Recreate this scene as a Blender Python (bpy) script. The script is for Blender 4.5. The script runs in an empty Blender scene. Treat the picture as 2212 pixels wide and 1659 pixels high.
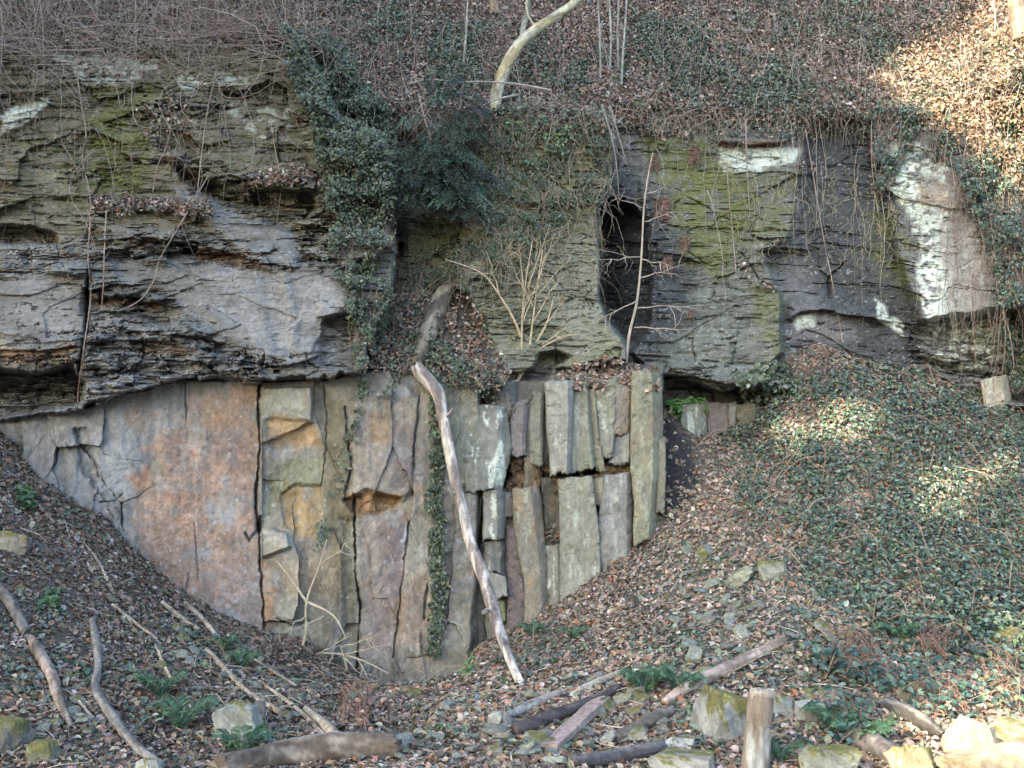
import bpy, math, random
import numpy as np
from mathutils import Vector

# ------------------------------------------------------------------ camera, world, sun, exposure
C = bpy.context.scene
COL = C.collection
W, H = 2212.0, 1659.0                      # the photograph's frame, used as a ruler
F = (W / 2) / math.tan(math.radians(25))
PITCH = math.radians(10)
CP, SP = math.cos(PITCH), math.sin(PITCH)
CAM = np.array([0.0, -16.0, 1.65])
cd = bpy.data.cameras.new("camera"); cam = bpy.data.objects.new("camera", cd); COL.objects.link(cam)
cam.location = CAM; cam.rotation_euler = (math.radians(90) + PITCH, 0, 0)
cd.sensor_width = 36; cd.lens = 18 / math.tan(math.radians(25)); cd.clip_end = 2000; cd.clip_start = .05
C.camera = cam
SUN = np.array([-0.62, -0.62, 0.46]); SUN /= np.linalg.norm(SUN)       # towards the sun
wd = bpy.data.worlds.new("World"); C.world = wd; wd.use_nodes = True
nt = wd.node_tree; nt.nodes.clear()
sky = nt.nodes.new('ShaderNodeTexSky'); sky.sky_type = 'NISHITA'; sky.sun_disc = False
sky.sun_elevation = math.asin(SUN[2]); sky.sun_rotation = math.atan2(SUN[0], SUN[1])
sky.air_density = 1.0; sky.dust_density = 3.0; sky.ozone_density = 1.0
bg = nt.nodes.new('ShaderNodeBackground'); bg.inputs[1].default_value = 0.15
wo = nt.nodes.new('ShaderNodeOutputWorld')
nt.links.new(sky.outputs[0], bg.inputs[0]); nt.links.new(bg.outputs[0], wo.inputs[0])
sl = bpy.data.lights.new("sun", 'SUN'); sl.energy = 3.4; sl.angle = math.radians(.5); sl.color = (1, .81, .58)
so = bpy.data.objects.new("sun", sl); COL.objects.link(so)
so.rotation_euler = Vector(SUN).to_track_quat('Z', 'Y').to_euler()
C.view_settings.view_transform = 'Standard'; C.view_settings.look = 'None'
C.view_settings.exposure = 2.6; C.view_settings.gamma = 1
C.view_settings.use_white_balance = True
C.view_settings.white_balance_temperature = 6080; C.view_settings.white_balance_tint = 4

# ------------------------------------------------------------------ numeric helpers
RT = np.random.RandomState(7).rand(256, 256)
def vn(x, y, s=0):
    x = np.asarray(x, float); y = np.asarray(y, float)
    xi = np.floor(x).astype(int); yi = np.floor(y).astype(int)
    fx = x - xi; fy = y - yi
    fx = fx * fx * (3 - 2 * fx); fy = fy * fy * (3 - 2 * fy)
    a = s * 37; b = s * 91
    x0 = (xi + a) & 255; x1 = (xi + 1 + a) & 255; y0 = (yi + b) & 255; y1 = (yi + 1 + b) & 255
    return (RT[x0, y0] * (1 - fx) + RT[x1, y0] * fx) * (1 - fy) + (RT[x0, y1] * (1 - fx) + RT[x1, y1] * fx) * fy
def fbm(x, y, o=4, s=0):                    # about -1..1
    r = 0; a = 1; t = 0
    for i in range(o):
        r = r + a * (vn(x * 2 ** i, y * 2 ** i, s + i * 5) * 2 - 1); t += a; a *= .55
    return r / t
def hsh(i, j, s=0):
    return RT[(i.astype(int) * 73 + s * 11 + (j.astype(int) // 256) * 7) & 255, (j.astype(int) + s * 29) & 255]
def sst(a, b, x):
    t = np.clip((x - a) / (b - a), 0, 1); return t * t * (3 - 2 * t)
def W3(U, V, y):                            # the point at depth y seen at ruler position U,V
    U = np.asarray(U, float); V = np.asarray(V, float)
    a = (U - W / 2) / F; b = (H / 2 - V) / F
    dy = CP - b * SP; dz = SP + b * CP
    t = (y - CAM[1]) / dy
    return np.stack(np.broadcast_arrays(CAM[0] + a * t, CAM[1] + dy * t, CAM[2] + dz * t), -1)
def PX(P):
    d = P - CAM
    f = d[..., 1] * CP + d[..., 2] * SP; u = -d[..., 1] * SP + d[..., 2] * CP
    f = np.maximum(f, .01)
    return W / 2 + F * d[..., 0] / f, H / 2 - F * u / f
def mpp(y): return (y - CAM[1]) / F         # metres per ruler unit at depth y
def sdf(poly, U, V):
    P = np.asarray(poly, float); n = len(P)
    d = np.full(U.shape, 1e18); ins = np.zeros(U.shape, bool)
    for i in range(n):
        ax, ay = P[i]; bx, by = P[(i + 1) % n]
        ex, ey = bx - ax, by - ay; wx, wy = U - ax, V - ay
        t = np.clip((wx * ex + wy * ey) / (ex * ex + ey * ey + 1e-9), 0, 1)
        d = np.minimum(d, (wx - ex * t) ** 2 + (wy - ey * t) ** 2)
        c = (ay > V) != (by > V)
        if c.any():
            ins ^= c & (U < (bx - ax) * (V - ay) / ((by - ay) if by != ay else 1e-9) + ax)
    d = np.sqrt(d); return np.where(ins, -d, d)
def lsd(line, U, V):
    P = np.asarray(line, float); d = np.full(U.shape, 1e18)
    for i in range(len(P) - 1):
        ax, ay = P[i]; bx, by = P[i + 1]
        ex, ey = bx - ax, by - ay; wx, wy = U - ax, V - ay
        t = np.clip((wx * ex + wy * ey) / (ex * ex + ey * ey + 1e-9), 0, 1)
        d = np.minimum(d, (wx - ex * t) ** 2 + (wy - ey * t) ** 2)
    return np.sqrt(d)
def inside(poly, U, V, w=6.0):
    return sst(w, -w, sdf(poly, U, V))
def A(*c): return np.array(c, float)

# ------------------------------------------------------------------ object helpers
def mesh(name, co, quads, mat, parent=None, cols=None, smooth=False, loc=None):
    co = np.asarray(co, np.float32).reshape(-1, 3)
    if loc is not None: co = co - np.asarray(loc, np.float32)
    q = np.asarray(quads, np.int32); k = q.shape[1]
    me = bpy.data.meshes.new(name)
    me.vertices.add(len(co)); me.vertices.foreach_set('co', co.ravel())
    me.loops.add(q.size); me.loops.foreach_set('vertex_index', q.ravel())
    me.polygons.add(len(q)); me.polygons.foreach_set('loop_start', np.arange(0, q.size, k, dtype=np.int32))
    if cols is not None:
        at = me.color_attributes.new('Col', 'FLOAT_COLOR', 'POINT')
        c4 = np.ones((len(co), 4), np.float32); c4[:, :3] = np.clip(cols, .003, .95)
        at.data.foreach_set('color', c4.ravel())
    me.update(calc_edges=True)
    if not smooth: me.shade_flat()
    me.materials.append(mat)
    o = bpy.data.objects.new(name, me); COL.objects.link(o)
    if parent is not None: o.parent = parent
    elif loc is not None: o.location = [float(v) for v in loc]
    return o
def tag(o, label, cat, group=None):
    o['label'] = label; o['category'] = cat; o['kind'] = 'thing'
    if group: o['group'] = group
    return o
def kind(o, k, label=None, cat=None):
    o['kind'] = k
    if label: o['label'] = label
    if cat: o['category'] = cat
    return o
def thing(name, loc, label, cat, group=None):
    o = bpy.data.objects.new(name, None); COL.objects.link(o); o.location = [float(v) for v in loc]
    o.empty_display_size = .1
    return tag(o, label, cat, group)
def grid_quads(n, m):                       # n rows, m columns
    i = np.arange(n - 1)[:, None] * m + np.arange(m - 1)[None]
    return np.stack([i, i + m, i + m + 1, i + 1], -1).reshape(-1, 4)
def resample(pts, step):
    P = np.asarray(pts, float); n = len(P)
    if n > 2:
        out = []
        for i in range(n - 1):
            p0 = P[max(i - 1, 0)]; p1 = P[i]; p2 = P[i + 1]; p3 = P[min(i + 2, n - 1)]
            m = max(2, int(np.linalg.norm((p2 - p1)[:3]) / step) + 1)
            t = np.linspace(0, 1, m, endpoint=False)[:, None]
            out.append(.5 * (2 * p1 + (p2 - p0) * t + (2 * p0 - 5 * p1 + 4 * p2 - p3) * t ** 2 + (3 * p1 - p0 - 3 * p2 + p3) * t ** 3))
        return np.concatenate(out + [P[-1:]])
    m = max(2, int(np.linalg.norm((P[1] - P[0])[:3]) / step) + 1)
    return P[0] + (P[1] - P[0]) * np.linspace(0, 1, m + 1)[:, None]
def tube_geo(lines, sides=4, rough=0., seed=0, caps=True):
    """lines: list of (n x 4) arrays x,y,z,radius -> verts, quads, (line index, along, around)"""
    VV, QQ, II = [], [], []; off = 0
    ang = np.arange(sides) / sides * 2 * np.pi
    for li, L in enumerate(lines):
        P = L[:, :3]; r = L[:, 3]
        if caps:
            P = np.concatenate([P[:1], P, P[-1:]]); r = np.concatenate([[r[0] * .01], r, [r[-1] * .01]])
        n = len(P)
        T = np.gradient(P, axis=0) if n > 2 else np.repeat(P[1:] - P[:1], 2, 0)
        if caps and n > 4: T[0] = T[1] = T[2]; T[-1] = T[-2] = T[-3]
        T = T / (np.linalg.norm(T, axis=1, keepdims=True) + 1e-9)
        ref = np.array([0.31, .9, .2]) if abs(T.mean(0)[1]) < .8 else np.array([1., .1, .1])
        N = np.cross(T, ref); N /= np.linalg.norm(N, axis=1, keepdims=True) + 1e-9
        B = np.cross(T, N)
        rr = np.repeat(r[:, None], sides, 1)
        if rough:
            s = np.concatenate([[0], np.cumsum(np.linalg.norm(np.diff(P, axis=0), axis=1))]) / max(r.max(), 1e-3)
            ca = np.cos(ang)[None] * 1.6 + 40 + seed * 3.1; sa = np.sin(ang)[None] * 1.6 + li * 7.3
            rr = rr * (1 + rough * fbm(ca + s[:, None] * .17, sa + s[:, None] * .33, 4, seed))
            rr = rr * (1 + rough * .35 * (vn(ang[None] * sides / 6.28 * .9 + 0 * s[:, None], s[:, None] * .35, seed + 3) - .5))
        if rough and caps and n > 6: jg = np.zeros((n, sides)); jk = min(1.3, 4 * rough); e0 = r[1] * jk * (RT[:sides, (li * 7 + seed) % 200] - .4); e1 = r[-2] * jk * (RT[:sides, (li * 7 + seed + 9) % 200] - .4); jg[1] = -e0; jg[-2] = e1; jg[2] = -.4 * e0; jg[-3] = .4 * e1
        else: jg = np.zeros((n, sides))
        v = P[:, None] + jg[..., None] * T[:, None] + rr[..., None] * (np.cos(ang)[None, :, None] * N[:, None] + np.sin(ang)[None, :, None] * B[:, None])
        i = np.arange(n - 1)[:, None] * sides; j = np.arange(sides)[None]; jn = (j + 1) % sides
        QQ.append(np.stack([i + j, i + jn, i + sides + jn, i + sides + j], -1).reshape(-1, 4) + off)
        sa_ = np.concatenate([[0], np.cumsum(np.linalg.norm(np.diff(P, axis=0), axis=1))])
        VV.append(v.reshape(-1, 3)); II.append(np.stack(np.broadcast_arrays(sa_[:, None], ang[None], np.float64(li)), -1).reshape(-1, 3)); off += n * sides
    return np.concatenate(VV), np.concatenate(QQ), np.concatenate(II)
def palette(rng, n, cols, wts, jit=.18):
    c = np.asarray(cols, float)[rng.choice(len(cols), n, p=np.asarray(wts, float) / sum(wts))]
    return c * (1 + jit * rng.randn(n, 1)).clip(.45, 1.7) * (1 + .06 * rng.randn(n, 3))
def leaf_geo(P, N, L, Wd, cols, rng, jit=.5, down=0., fold=.22, out=None):
    n = len(P); L = np.broadcast_to(L, n)[:, None]; Wd = np.broadcast_to(Wd, n)[:, None]
    N = np.broadcast_to(N, (n, 3)) + jit * rng.randn(n, 3)
    N = N / (np.linalg.norm(N, axis=1, keepdims=True) + 1e-9)
    D = rng.randn(n, 3) + down * np.array([0, 0, -1.]) if out is None else out + .12 * rng.randn(n, 3)
    D = D - (D * N).sum(1, keepdims=True) * N; D /= np.linalg.norm(D, axis=1, keepdims=True) + 1e-9
    B = np.cross(N, D); up = N * Wd * fold
    v = np.stack([P, P + D * L * .22 + B * Wd * .5 + up, P + D * L * .66 + B * Wd * .36 + up, P + D * L - N * L * .12,
                  P + D * L * .66 - B * Wd * .36 + up, P + D * L * .22 - B * Wd * .5 + up], 1)
    b = np.arange(n)[:, None] * 6
    q = np.concatenate([b + [[0, 1, 2, 3]], b + [[0, 3, 4, 5]]])
    return v.reshape(-1, 3), q, np.repeat(cols, 6, 0)
def leaves(name, P, N, L, Wd, cols, mat, rng, parent=None, **k):
    v, q, c = leaf_geo(P, N, L, Wd, cols, rng, **k)
    return mesh(name, v, q, mat, parent, c, loc=parent.location if parent is not None else None)

# ------------------------------------------------------------------ materials
def mat_col(name, rough=.8, spec=.3, var=.25, vscale=9., bump=.3, bscale=30., bdist=.02, tex2=0., stretch=(1, 1, 1), detail=8):
    m = bpy.data.materials.new(name); m.use_nodes = True
    t = m.node_tree; n = t.nodes; b = n['Principled BSDF']
    b.inputs['Roughness'].default_value = rough; b.inputs['Specular IOR Level'].default_value = spec
    at = n.new('ShaderNodeAttribute'); at.attribute_name = 'Col'
    co = n.new('ShaderNodeTexCoord'); mp = n.new('ShaderNodeMapping'); mp.inputs['Scale'].default_value = stretch
    t.links.new(co.outputs['Object'], mp.inputs[0])
    src = at.outputs['Color']
    if var:
        no = n.new('ShaderNodeTexNoise'); no.inputs['Scale'].default_value = vscale; no.inputs['Detail'].default_value = detail
        no.inputs['Roughness'].default_value = .65
        t.links.new(mp.outputs[0], no.inputs['Vector'])
        mr = n.new('ShaderNodeMapRange'); mr.inputs[1].default_value = .3; mr.inputs[2].default_value = .7
        mr.inputs[3].default_value = 1 - var; mr.inputs[4].default_value = 1 + var
        t.links.new(no.outputs[0], mr.inputs[0])
        mx = n.new('ShaderNodeMix'); mx.data_type = 'RGBA'; mx.blend_type = 'MULTIPLY'; mx.inputs['Factor'].default_value = 1
        t.links.new(src, mx.inputs[6]); t.links.new(mr.outputs[0], mx.inputs[7]); src = mx.outputs[2]
    if tex2:                                # fine pale and dark specks
        n2 = n.new('ShaderNodeTexNoise'); n2.inputs['Scale'].default_value = 55; n2.inputs['Detail'].default_value = 5
        t.links.new(co.outputs['Object'], n2.inputs['Vector'])
        r2 = n.new('ShaderNodeMapRange'); r2.inputs[1].default_value = .60; r2.inputs[2].default_value = .72
        r2.inputs[3].default_value = 0; r2.inputs[4].default_value = tex2
        t.links.new(n2.outputs[0], r2.inputs[0])
        m2 = n.new('ShaderNodeMix'); m2.data_type = 'RGBA'; m2.inputs[7].default_value = (.5, .5, .47, 1)
        t.links.new(r2.outputs[0], m2.inputs['Factor']); t.links.new(src, m2.inputs[6]); src = m2.outputs[2]
    t.links.new(src, b.inputs['Base Color'])
    if bump:
        nb = n.new('ShaderNodeTexNoise'); nb.inputs['Scale'].default_value = bscale; nb.inputs['Detail'].default_value = detail
        nb.inputs['Roughness'].default_value = .7
        t.links.new(mp.outputs[0], nb.inputs['Vector'])
        bp = n.new('ShaderNodeBump'); bp.inputs['Strength'].default_value = bump; bp.inputs['Distance'].default_value = bdist
        t.links.new(nb.outputs[0], bp.inputs['Height']); t.links.new(bp.outputs[0], b.inputs['Normal'])
    return m
M_ROCK = mat_col('rock', .82, .35, .26, 14, .65, 26, .03, .12)
M_BLOCK = mat_col('sandstone', .85, .3, .26, 12, .6, 30, .02, .12)
M_SOIL = mat_col('soil', .95, .15, .4, 14, .8, 30, .04, .1)
M_LITTER = mat_col('dead_leaf', .75, .25, .3, 25, 0)
M_IVY = mat_col('ivy_leaf', .38, .55, .35, 14, 0)
M_LEAF = mat_col('green_leaf', .5, .4, .35, 14, 0)
M_STEM = mat_col('stem', .8, .3, .3, 12, 0)
M_BARK = mat_col('bark', .85, .25, .45, 10, .8, 40, .015, .15, (1, 1, .35))
M_WOOD = mat_col('dead_wood', .8, .3, .4, 16, .7, 60, .01, .12, (1, 1, .4))
M_STONE = mat_col('stone', .85, .3, .35, 9, .6, 30, .015, .2)

# ------------------------------------------------------------------ the cliff
us = np.arange(-320, 2540, 2.15); vs = np.arange(-230, 1610, 2.15)
U, V = np.meshgrid(us, vs)
n1 = fbm(U / 60, V / 60, 4, 1); n2 = fbm(U / 60, V / 60, 4, 2); n3 = fbm(U / 14, V / 14, 3, 3); n4 = fbm(U / 250, V / 250, 3, 4)
Uw = U + 9 * n1 + 3 * n3; Vw = V + 9 * n2 + 2.5 * fbm(U / 14, V / 14, 3, 9)
D = np.full(U.shape, 1.35)                  # depth (y) of the rock surface
S = np.ones(U.shape)                        # how strongly the bedding shows
CC = np.zeros(U.shape + (3,)) + A(.13, .13, .115)
def box(pts, m):
    P = np.asarray(pts, float)
    x0, x1 = np.searchsorted(us, [P[:, 0].min() - m, P[:, 0].max() + m]); y0, y1 = np.searchsorted(vs, [P[:, 1].min() - m, P[:, 1].max() + m])
    return slice(max(y0, 0), max(y1, 1)), slice(max(x0, 0), max(x1, 1))
def amt(poly, w, warp=1.0):
    sl_ = box(poly, w + 30)
    u = U[sl_] + warp * (Uw[sl_] - U[sl_]); v = V[sl_] + warp * (Vw[sl_] - V[sl_])
    return sl_, sst(w, -w, sdf(poly, u, v))
def lay(poly, val, w=5, warp=1.0):          # set depth: number or (u0,v0,y0,du,dv)
    s_, a = amt(poly, w, warp)
    if isinstance(val, tuple):
        u0, v0, y0, du, dv = val; val = y0 + (U[s_] - u0) * du + (V[s_] - v0) * dv
    D[s_] = D[s_] * (1 - a) + val * a
def add(poly, val, w=5, warp=1.0):
    s_, a = amt(poly, w, warp); D[s_] += val * a
def bed(poly, val, w=15):
    s_, a = amt(poly, w); S[s_] = S[s_] * (1 - a) + val * a
def paint(poly, col, w=15, warp=1.6, k=1.0, br=0., sc=22., sd=11):     # br: how broken up the patch is
    s_, a = amt(poly, w, warp)
    if br: a = a * sst(br - .32, br + .12, fbm(U[s_] / sc, V[s_] / (sc * .6), 5, sd) + .5 * fbm(U[s_] / 7, V[s_] / 4.5, 3, sd + 3) + .45 * (1 - br))
    a = (a * k)[..., None]; CC[s_] = CC[s_] * (1 - a) + A(*col) * a
def crack(line, w=2.5, d=.12, warp=.5, dark=.75, col=(.03, .028, .024)):
    s_ = box(line, w * 3 + 16)
    u = U[s_] + warp * (Uw[s_] - U[s_]); v = V[s_] + warp * (Vw[s_] - V[s_])
    u = u + 2.2 * fbm(U[s_] / 9, V[s_] / 9, 3, 61); v = v + 2.2 * fbm(U[s_] / 9, V[s_] / 9, 3, 62)
    ww = w * np.clip(.62 + .75 * fbm(U[s_] / 34, V[s_] / 34, 3, 63), .12, 1.3)
    ds = lsd(line, u, v) / ww
    a = np.exp(-ds ** 2) * np.clip(ww / w * 1.5, 0, 1); D[s_] += d * a
    a = (np.exp(-(ds * 1.1) ** 2) * dark * np.clip(ww / w * 1.3, 0, 1))[..., None]; CC[s_] = CC[s_] * (1 - a) + A(*col) * a
def step(line, dz, w=40, warp=.6):          # rock proud by dz above the line, fading upward
    s_ = box(line, w + 30)
    u = U[s_] + warp * (Uw[s_] - U[s_]); v = V[s_] + warp * (Vw[s_] - V[s_])
    P = np.asarray(line, float); yl = np.interp(u, P[:, 0], P[:, 1]); ends = sst(P[0, 0] - 12, P[0, 0] + 12, u) * sst(P[-1, 0] + 12, P[-1, 0] - 12, u)
    h = yl - v
    D[s_] -= dz * ends * sst(-2, 2.5, h) * sst(w, 0, h)
CONTACT = [(-400, 960), (0, 905), (100, 890), (183, 877), (260, 852), (330, 832), (401, 816), (480, 812), (556, 822), (640, 816), (704, 812), (780, 800), (900, 790), (1040, 806)]
cu_ = np.arange(-400, 1041, 5.5); cb_ = np.interp(cu_, [p[0] for p in CONTACT], [p[1] for p in CONTACT]); jr_ = np.random.RandomState(4)
ci_ = np.cumsum(jr_.rand(len(cu_)) < .28); CJ = [(float(a), float(b)) for a, b in zip(cu_, cb_ + (jr_.rand(600)[ci_] - .45) * 15 + 3 * jr_.rand(len(cu_)))]
# large masses, back to front
lay([(-400, -300), (640, -300), (670, 120), (720, 240), (800, 300), (855, 340), (872, 470), (866, 600), (840, 660), (800, 720), (790, 830), (-400, 960)], (0, 550, -.2, .0001, -.0011), 6)
lay([(850, 215), (1015, 230), (1015, 440), (985, 560), (1010, 650), (850, 660), (862, 450)], (930, 450, 1.15, -.003, -.0012), 8)
lay([(852, 300), (905, 280), (925, 420), (880, 470), (858, 560)], 1.9, 12)
lay([(1005, 235), (1180, 225), (1300, 250), (1330, 300), (1318, 380), (1298, 435), (1293, 520), (1295, 650), (1312, 690), (1352, 745), (1358, 800), (1180, 822), (1060, 790), (1000, 660), (985, 560), (1012, 440)], (1150, 550, .42, -.0003, -.0010), 4, .5)
lay([(1296, 462), (1304, 436), (1325, 424), (1346, 430), (1372, 448), (1392, 480), (1400, 560), (1408, 700), (1362, 745), (1316, 690), (1297, 650)], (1297, 500, 2.6, -.009, 0), 5, .4)
lay([(1395, 230), (1700, 250), (1745, 330), (1700, 520), (1648, 545), (1690, 640), (1692, 760), (1640, 820), (1560, 850), (1400, 800), (1365, 760), (1405, 690), (1400, 500), (1380, 380)], (1550, 500, 1.1, -.0002, -.0012), 6, .8)
lay([(1735, 250), (1870, 250), (1905, 420), (1960, 600), (1990, 720), (1960, 850), (1700, 850), (1690, 640), (1650, 545), (1710, 520), (1750, 400)], (1800, 550, 1.5, 0, -.0008), 10)
lay([(1860, 240), (2420, 120), (2540, 900), (2200, 880), (1960, 840), (1985, 700), (1940, 560), (1900, 420)], (2050, 550, 1.05, -.0008, -.0014), 14)
lay([(1950, 700), (2212, 660), (2300, 800), (2212, 870), (2000, 850), (1950, 790)], 1.35, 8)
# sandstone wall under the bedded rock
lay(CJ + [(1110, 830), (1112, 1700), (-400, 1700)], (500, 1100, .02, 0, .0001), 3, .5)
bed(CJ + [(1440, 800), (1440, 1700), (-400, 1700)], 0.0, 3)
lay([(1036, 800), (1432, 790), (1445, 1700), (1020, 1700)], .30, 4, .5)
lay([(1428, 845), (1720, 850), (1760, 1200), (1428, 1200)], 1.3, 5, .5); bed([(1428, 880), (1720, 880), (1760, 1200), (1428, 1200)], .1, 5)
# undercuts, shelves, hollows
lay([(-400, 790), (0, 800), (90, 806), (150, 792), (186, 830), (180, 868), (110, 888), (0, 904), (-400, 950)], .55, 6)
lay([(-400, 490), (0, 492), (60, 488), (128, 500), (126, 522), (60, 531), (0, 528), (-400, 528)], .35, 4)
lay([(0, 205), (60, 203), (106, 208), (100, 226), (50, 236), (0, 248)], .3, 4)
add([(0, 250), (50, 236), (105, 214), (110, 225), (60, 268), (0, 300)], -.12, 8)
add([(478, 198), (510, 204), (540, 213), (520, 219), (484, 212)], .25, 3)
add([(455, 224), (495, 232), (490, 238), (460, 234)], .2, 3)
add([(356, 335), (380, 324), (402, 330), (400, 352), (372, 356)], -.15, 3)
add([(378, 358), (420, 375), (470, 395), (520, 425), (555, 440), (540, 450), (480, 432), (425, 412), (390, 390)], .28, 5)
add([(540, 418), (600, 410), (676, 412), (690, 450), (660, 470), (600, 462), (550, 448)], .42, 5)
add([(548, 378), (640, 372), (690, 380), (680, 412), (600, 408), (545, 418)], -.12, 4)
add([(560, 455), (640, 470), (650, 505), (600, 500), (570, 480)], .16, 6)
for l, dz, w in (([(197, 462), (300, 455), (400, 458), (458, 462)], .16, 40), ([(200, 520), (300, 512), (420, 524), (470, 540), (560, 565), (640, 578)], .16, 45),
                 ([(0, 756), (90, 757), (170, 752)], .14, 50), ([(106, 592), (150, 596), (190, 590)], .22, 40), ([(0, 588), (100, 587), (190, 592)], .08, 60),
                 ([(546, 782), (600, 790), (660, 782), (684, 770)], .2, 60), ([(690, 686), (720, 678), (760, 682)], .2, 80),
                 ([(197, 650), (250, 640), (310, 642), (345, 655)], .18, 30), ([(270, 735), (330, 735), (400, 748)], .18, 40),
                 ([(1430, 810), (1500, 815), (1560, 828), (1640, 838), (1700, 845)], .3, 50), ([(1545, 306), (1620, 312), (1700, 305)], .25, 40),
                 ([(1640, 545), (1690, 536), (1750, 541)], .14, 30), ([(1700, 690), (1730, 672), (1780, 668), (1830, 682), (1925, 694)], .2, 60),
                 ([(1060, 795), (1120, 808), (1170, 800)], .2, 30)):
    step(l, dz, w)
lay([(1165, 765), (1200, 760), (1230, 772), (1190, 800), (1178, 822), (1120, 822), (1150, 800)], .68, 6)
add([(1390, 690), (1395, 690), (1395, 700)], 0, 4)
# smooth swath
bed([(375, 410), (430, 420), (520, 470), (620, 500), (645, 560), (600, 575), (520, 540), (440, 480), (390, 440)], .12, 10)
add([(375, 410), (430, 420), (520, 470), (620, 500), (645, 560), (600, 575), (520, 540), (440, 480), (390, 440)], -.06, 22)
bed([(240, 560), (420, 562), (600, 582), (755, 580), (760, 680), (700, 690), (680, 765), (560, 765), (470, 720), (400, 690), (380, 630), (260, 610)], .26, 10)
add([(690, 590), (760, 585), (764, 676), (722, 676), (700, 690), (692, 730), (672, 764), (560, 768), (640, 700)], -.07, 3)
add([(700, 692), (726, 680), (768, 684), (768, 800), (690, 790), (694, 735)], .16, 3)
bed([(-400, 595), (180, 600), (184, 720), (-400, 745)], .28, 8)
bed([(1720, 260), (1860, 260), (1900, 420), (1950, 640), (1960, 850), (1700, 850), (1700, 560), (1740, 420)], .45, 20)
bed([(1920, 320), (2040, 320), (2100, 480), (2130, 660), (2060, 700), (1990, 600), (1940, 450)], .5, 16)
add([(-400, 595), (180, 600), (186, 720), (-400, 745)], -.07, 8)
add([(420, 590), (600, 585), (755, 585), (756, 675), (700, 690), (680, 760), (560, 760), (480, 710), (400, 660)], -.07, 16)
add([(560, 590), (600, 590), (640, 765), (600, 760)], .05, 12); add([(605, 590), (618, 592), (650, 700), (640, 765)], -.05, 7)
# the litter shelf above the wall and the earth cap over the columns
SHELF = [(838, 650), (900, 620), (985, 612), (1010, 650), (1060, 730), (1100, 800), (1090, 838), (1040, 846), (900, 800), (790, 806), (800, 740)]
lay(SHELF, (930, 620, 1.0, 0, -.0053), 8); bed(SHELF, .0, 6)
CAP = [(1188, 836), (1230, 800), (1275, 782), (1330, 776), (1400, 786), (1424, 812), (1424, 842), (1188, 842)]
lay(CAP, (1300, 776, .7, 0, -.0125), 5); bed(CAP, 0, 5)
# bedding relief
def strata(th, segl, sd, tilt=0.):
    vv = V + 22 * fbm(U / 240, V / 130, 4, sd) + 5 * fbm(U / 45, V / 24, 4, sd + 1) + tilt
    ph = vv / th + 1.1 * fbm(vv / (th * 3.1), U / 900, 3, sd + 4); k = np.floor(ph); fr = ph - k
    s = U / segl + hsh(k, k * 0, sd) * 31 + .5 * fbm(U / 30, V / 12, 4, sd + 2); j = np.floor(s); fs = s - j
    r = hsh(k, j, sd + 3); r2 = hsh(k, j, sd + 9)
    cut = sst(-.15, .3, fbm(U / (segl * .35), V / (th * .9), 3, sd + 6))
    groove = sst(.72, 1.0, fr) * (r2 > .35) * cut + .6 * sst(.95, 1, fs) * (r2 > .7)
    return r - .5, groove
rightdip = np.where(U > 1650, -(U - 1650) * .10 * sst(1650, 2100, U), 0)
p1, g1 = strata(34, 210, 21, rightdip); p2, g2 = strata(13, 120, 22, rightdip); p3, g3 = strata(6.5, 60, 23, rightdip)
calm = 1 - .45 * sst(1290, 1420, U) * (1 - sst(1930, 2000, U) * sst(640, 700, V)) - .25 * sst(860, 960, U) * sst(1420, 1290, U)
p0, g0 = strata(62, 300, 20, rightdip)
rel = calm * (-.16 * p0 + .14 * g0 - .12 * p1 + .10 * g1 - .05 * p2 + .06 * g2 - .035 * p3 + .05 * g3) + .075 * fbm(U / 55, V / 24, 6, 31) + .03 * fbm(U / 16, V / 8, 4, 32)
patchy = .45 + .55 * sst(-.3, .35, fbm(U / 170, V / 90, 3, 40))
rough_zones = np.zeros(U.shape)
for pl in ([(-400, 770), (170, 760), (260, 630), (380, 640), (450, 715), (540, 770), (660, 786), (600, 806), (420, 812), (180, 880), (-400, 900)],
           [(1950, 700), (2300, 660), (2300, 860), (1990, 850)], [(380, 360), (690, 390), (690, 480), (570, 480), (400, 400)], [(1430, 800), (1700, 830), (1700, 885), (1430, 880)],
           [(640, 470), (720, 460), (740, 590), (640, 580)], [(190, 500), (560, 520), (640, 585), (190, 560)]):
    rough_zones = np.maximum(rough_zones, inside(pl, Uw, Vw, 14))
D += rel * S * (patchy * .75 + .75 * rough_zones)
D += (1 - S) * (.035 * fbm(U / 130, V / 220, 3, 50) + .012 * fbm(U / 16, V / 22, 4, 51)) + .03 * n4
tick = sst(.36, .56, fbm(U / 34 + 7 * n4, (V + rightdip + 16 * n4) / 3.6, 3, 151)) * sst(-.25, .25, fbm(U / 70, V / 40, 3, 152))
tick2 = sst(.34, .5, fbm(U / 60 + 5 * n4, (V + rightdip + 16 * n4) / 7., 4, 153))
shale_ = 1 - inside(CJ + [(1440, 800), (1440, 1700), (-400, 1700)], Uw, Vw, 3)
D += shale_ * (.018 * tick + .05 * tick2) * (.55 + .45 * S)
blk, gblk = strata(24, 52, 27, rightdip)
D += rough_zones * (-.24 * blk + .12 * gblk)
add([(300, 648), (350, 650), (385, 680), (345, 700), (305, 690)], .14, 5, 1.6); add([(270, 716), (340, 712), (400, 742), (340, 756), (280, 750)], .22, 4, 1.6); add([(420, 722), (490, 738), (480, 762), (430, 752)], .16, 4, 1.6); add([(214, 640), (300, 636), (318, 652), (300, 664), (220, 660)], .2, 4, 1.6); add([(200, 800), (260, 796), (250, 822), (206, 824)], .12, 4, 1.6)
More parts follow.
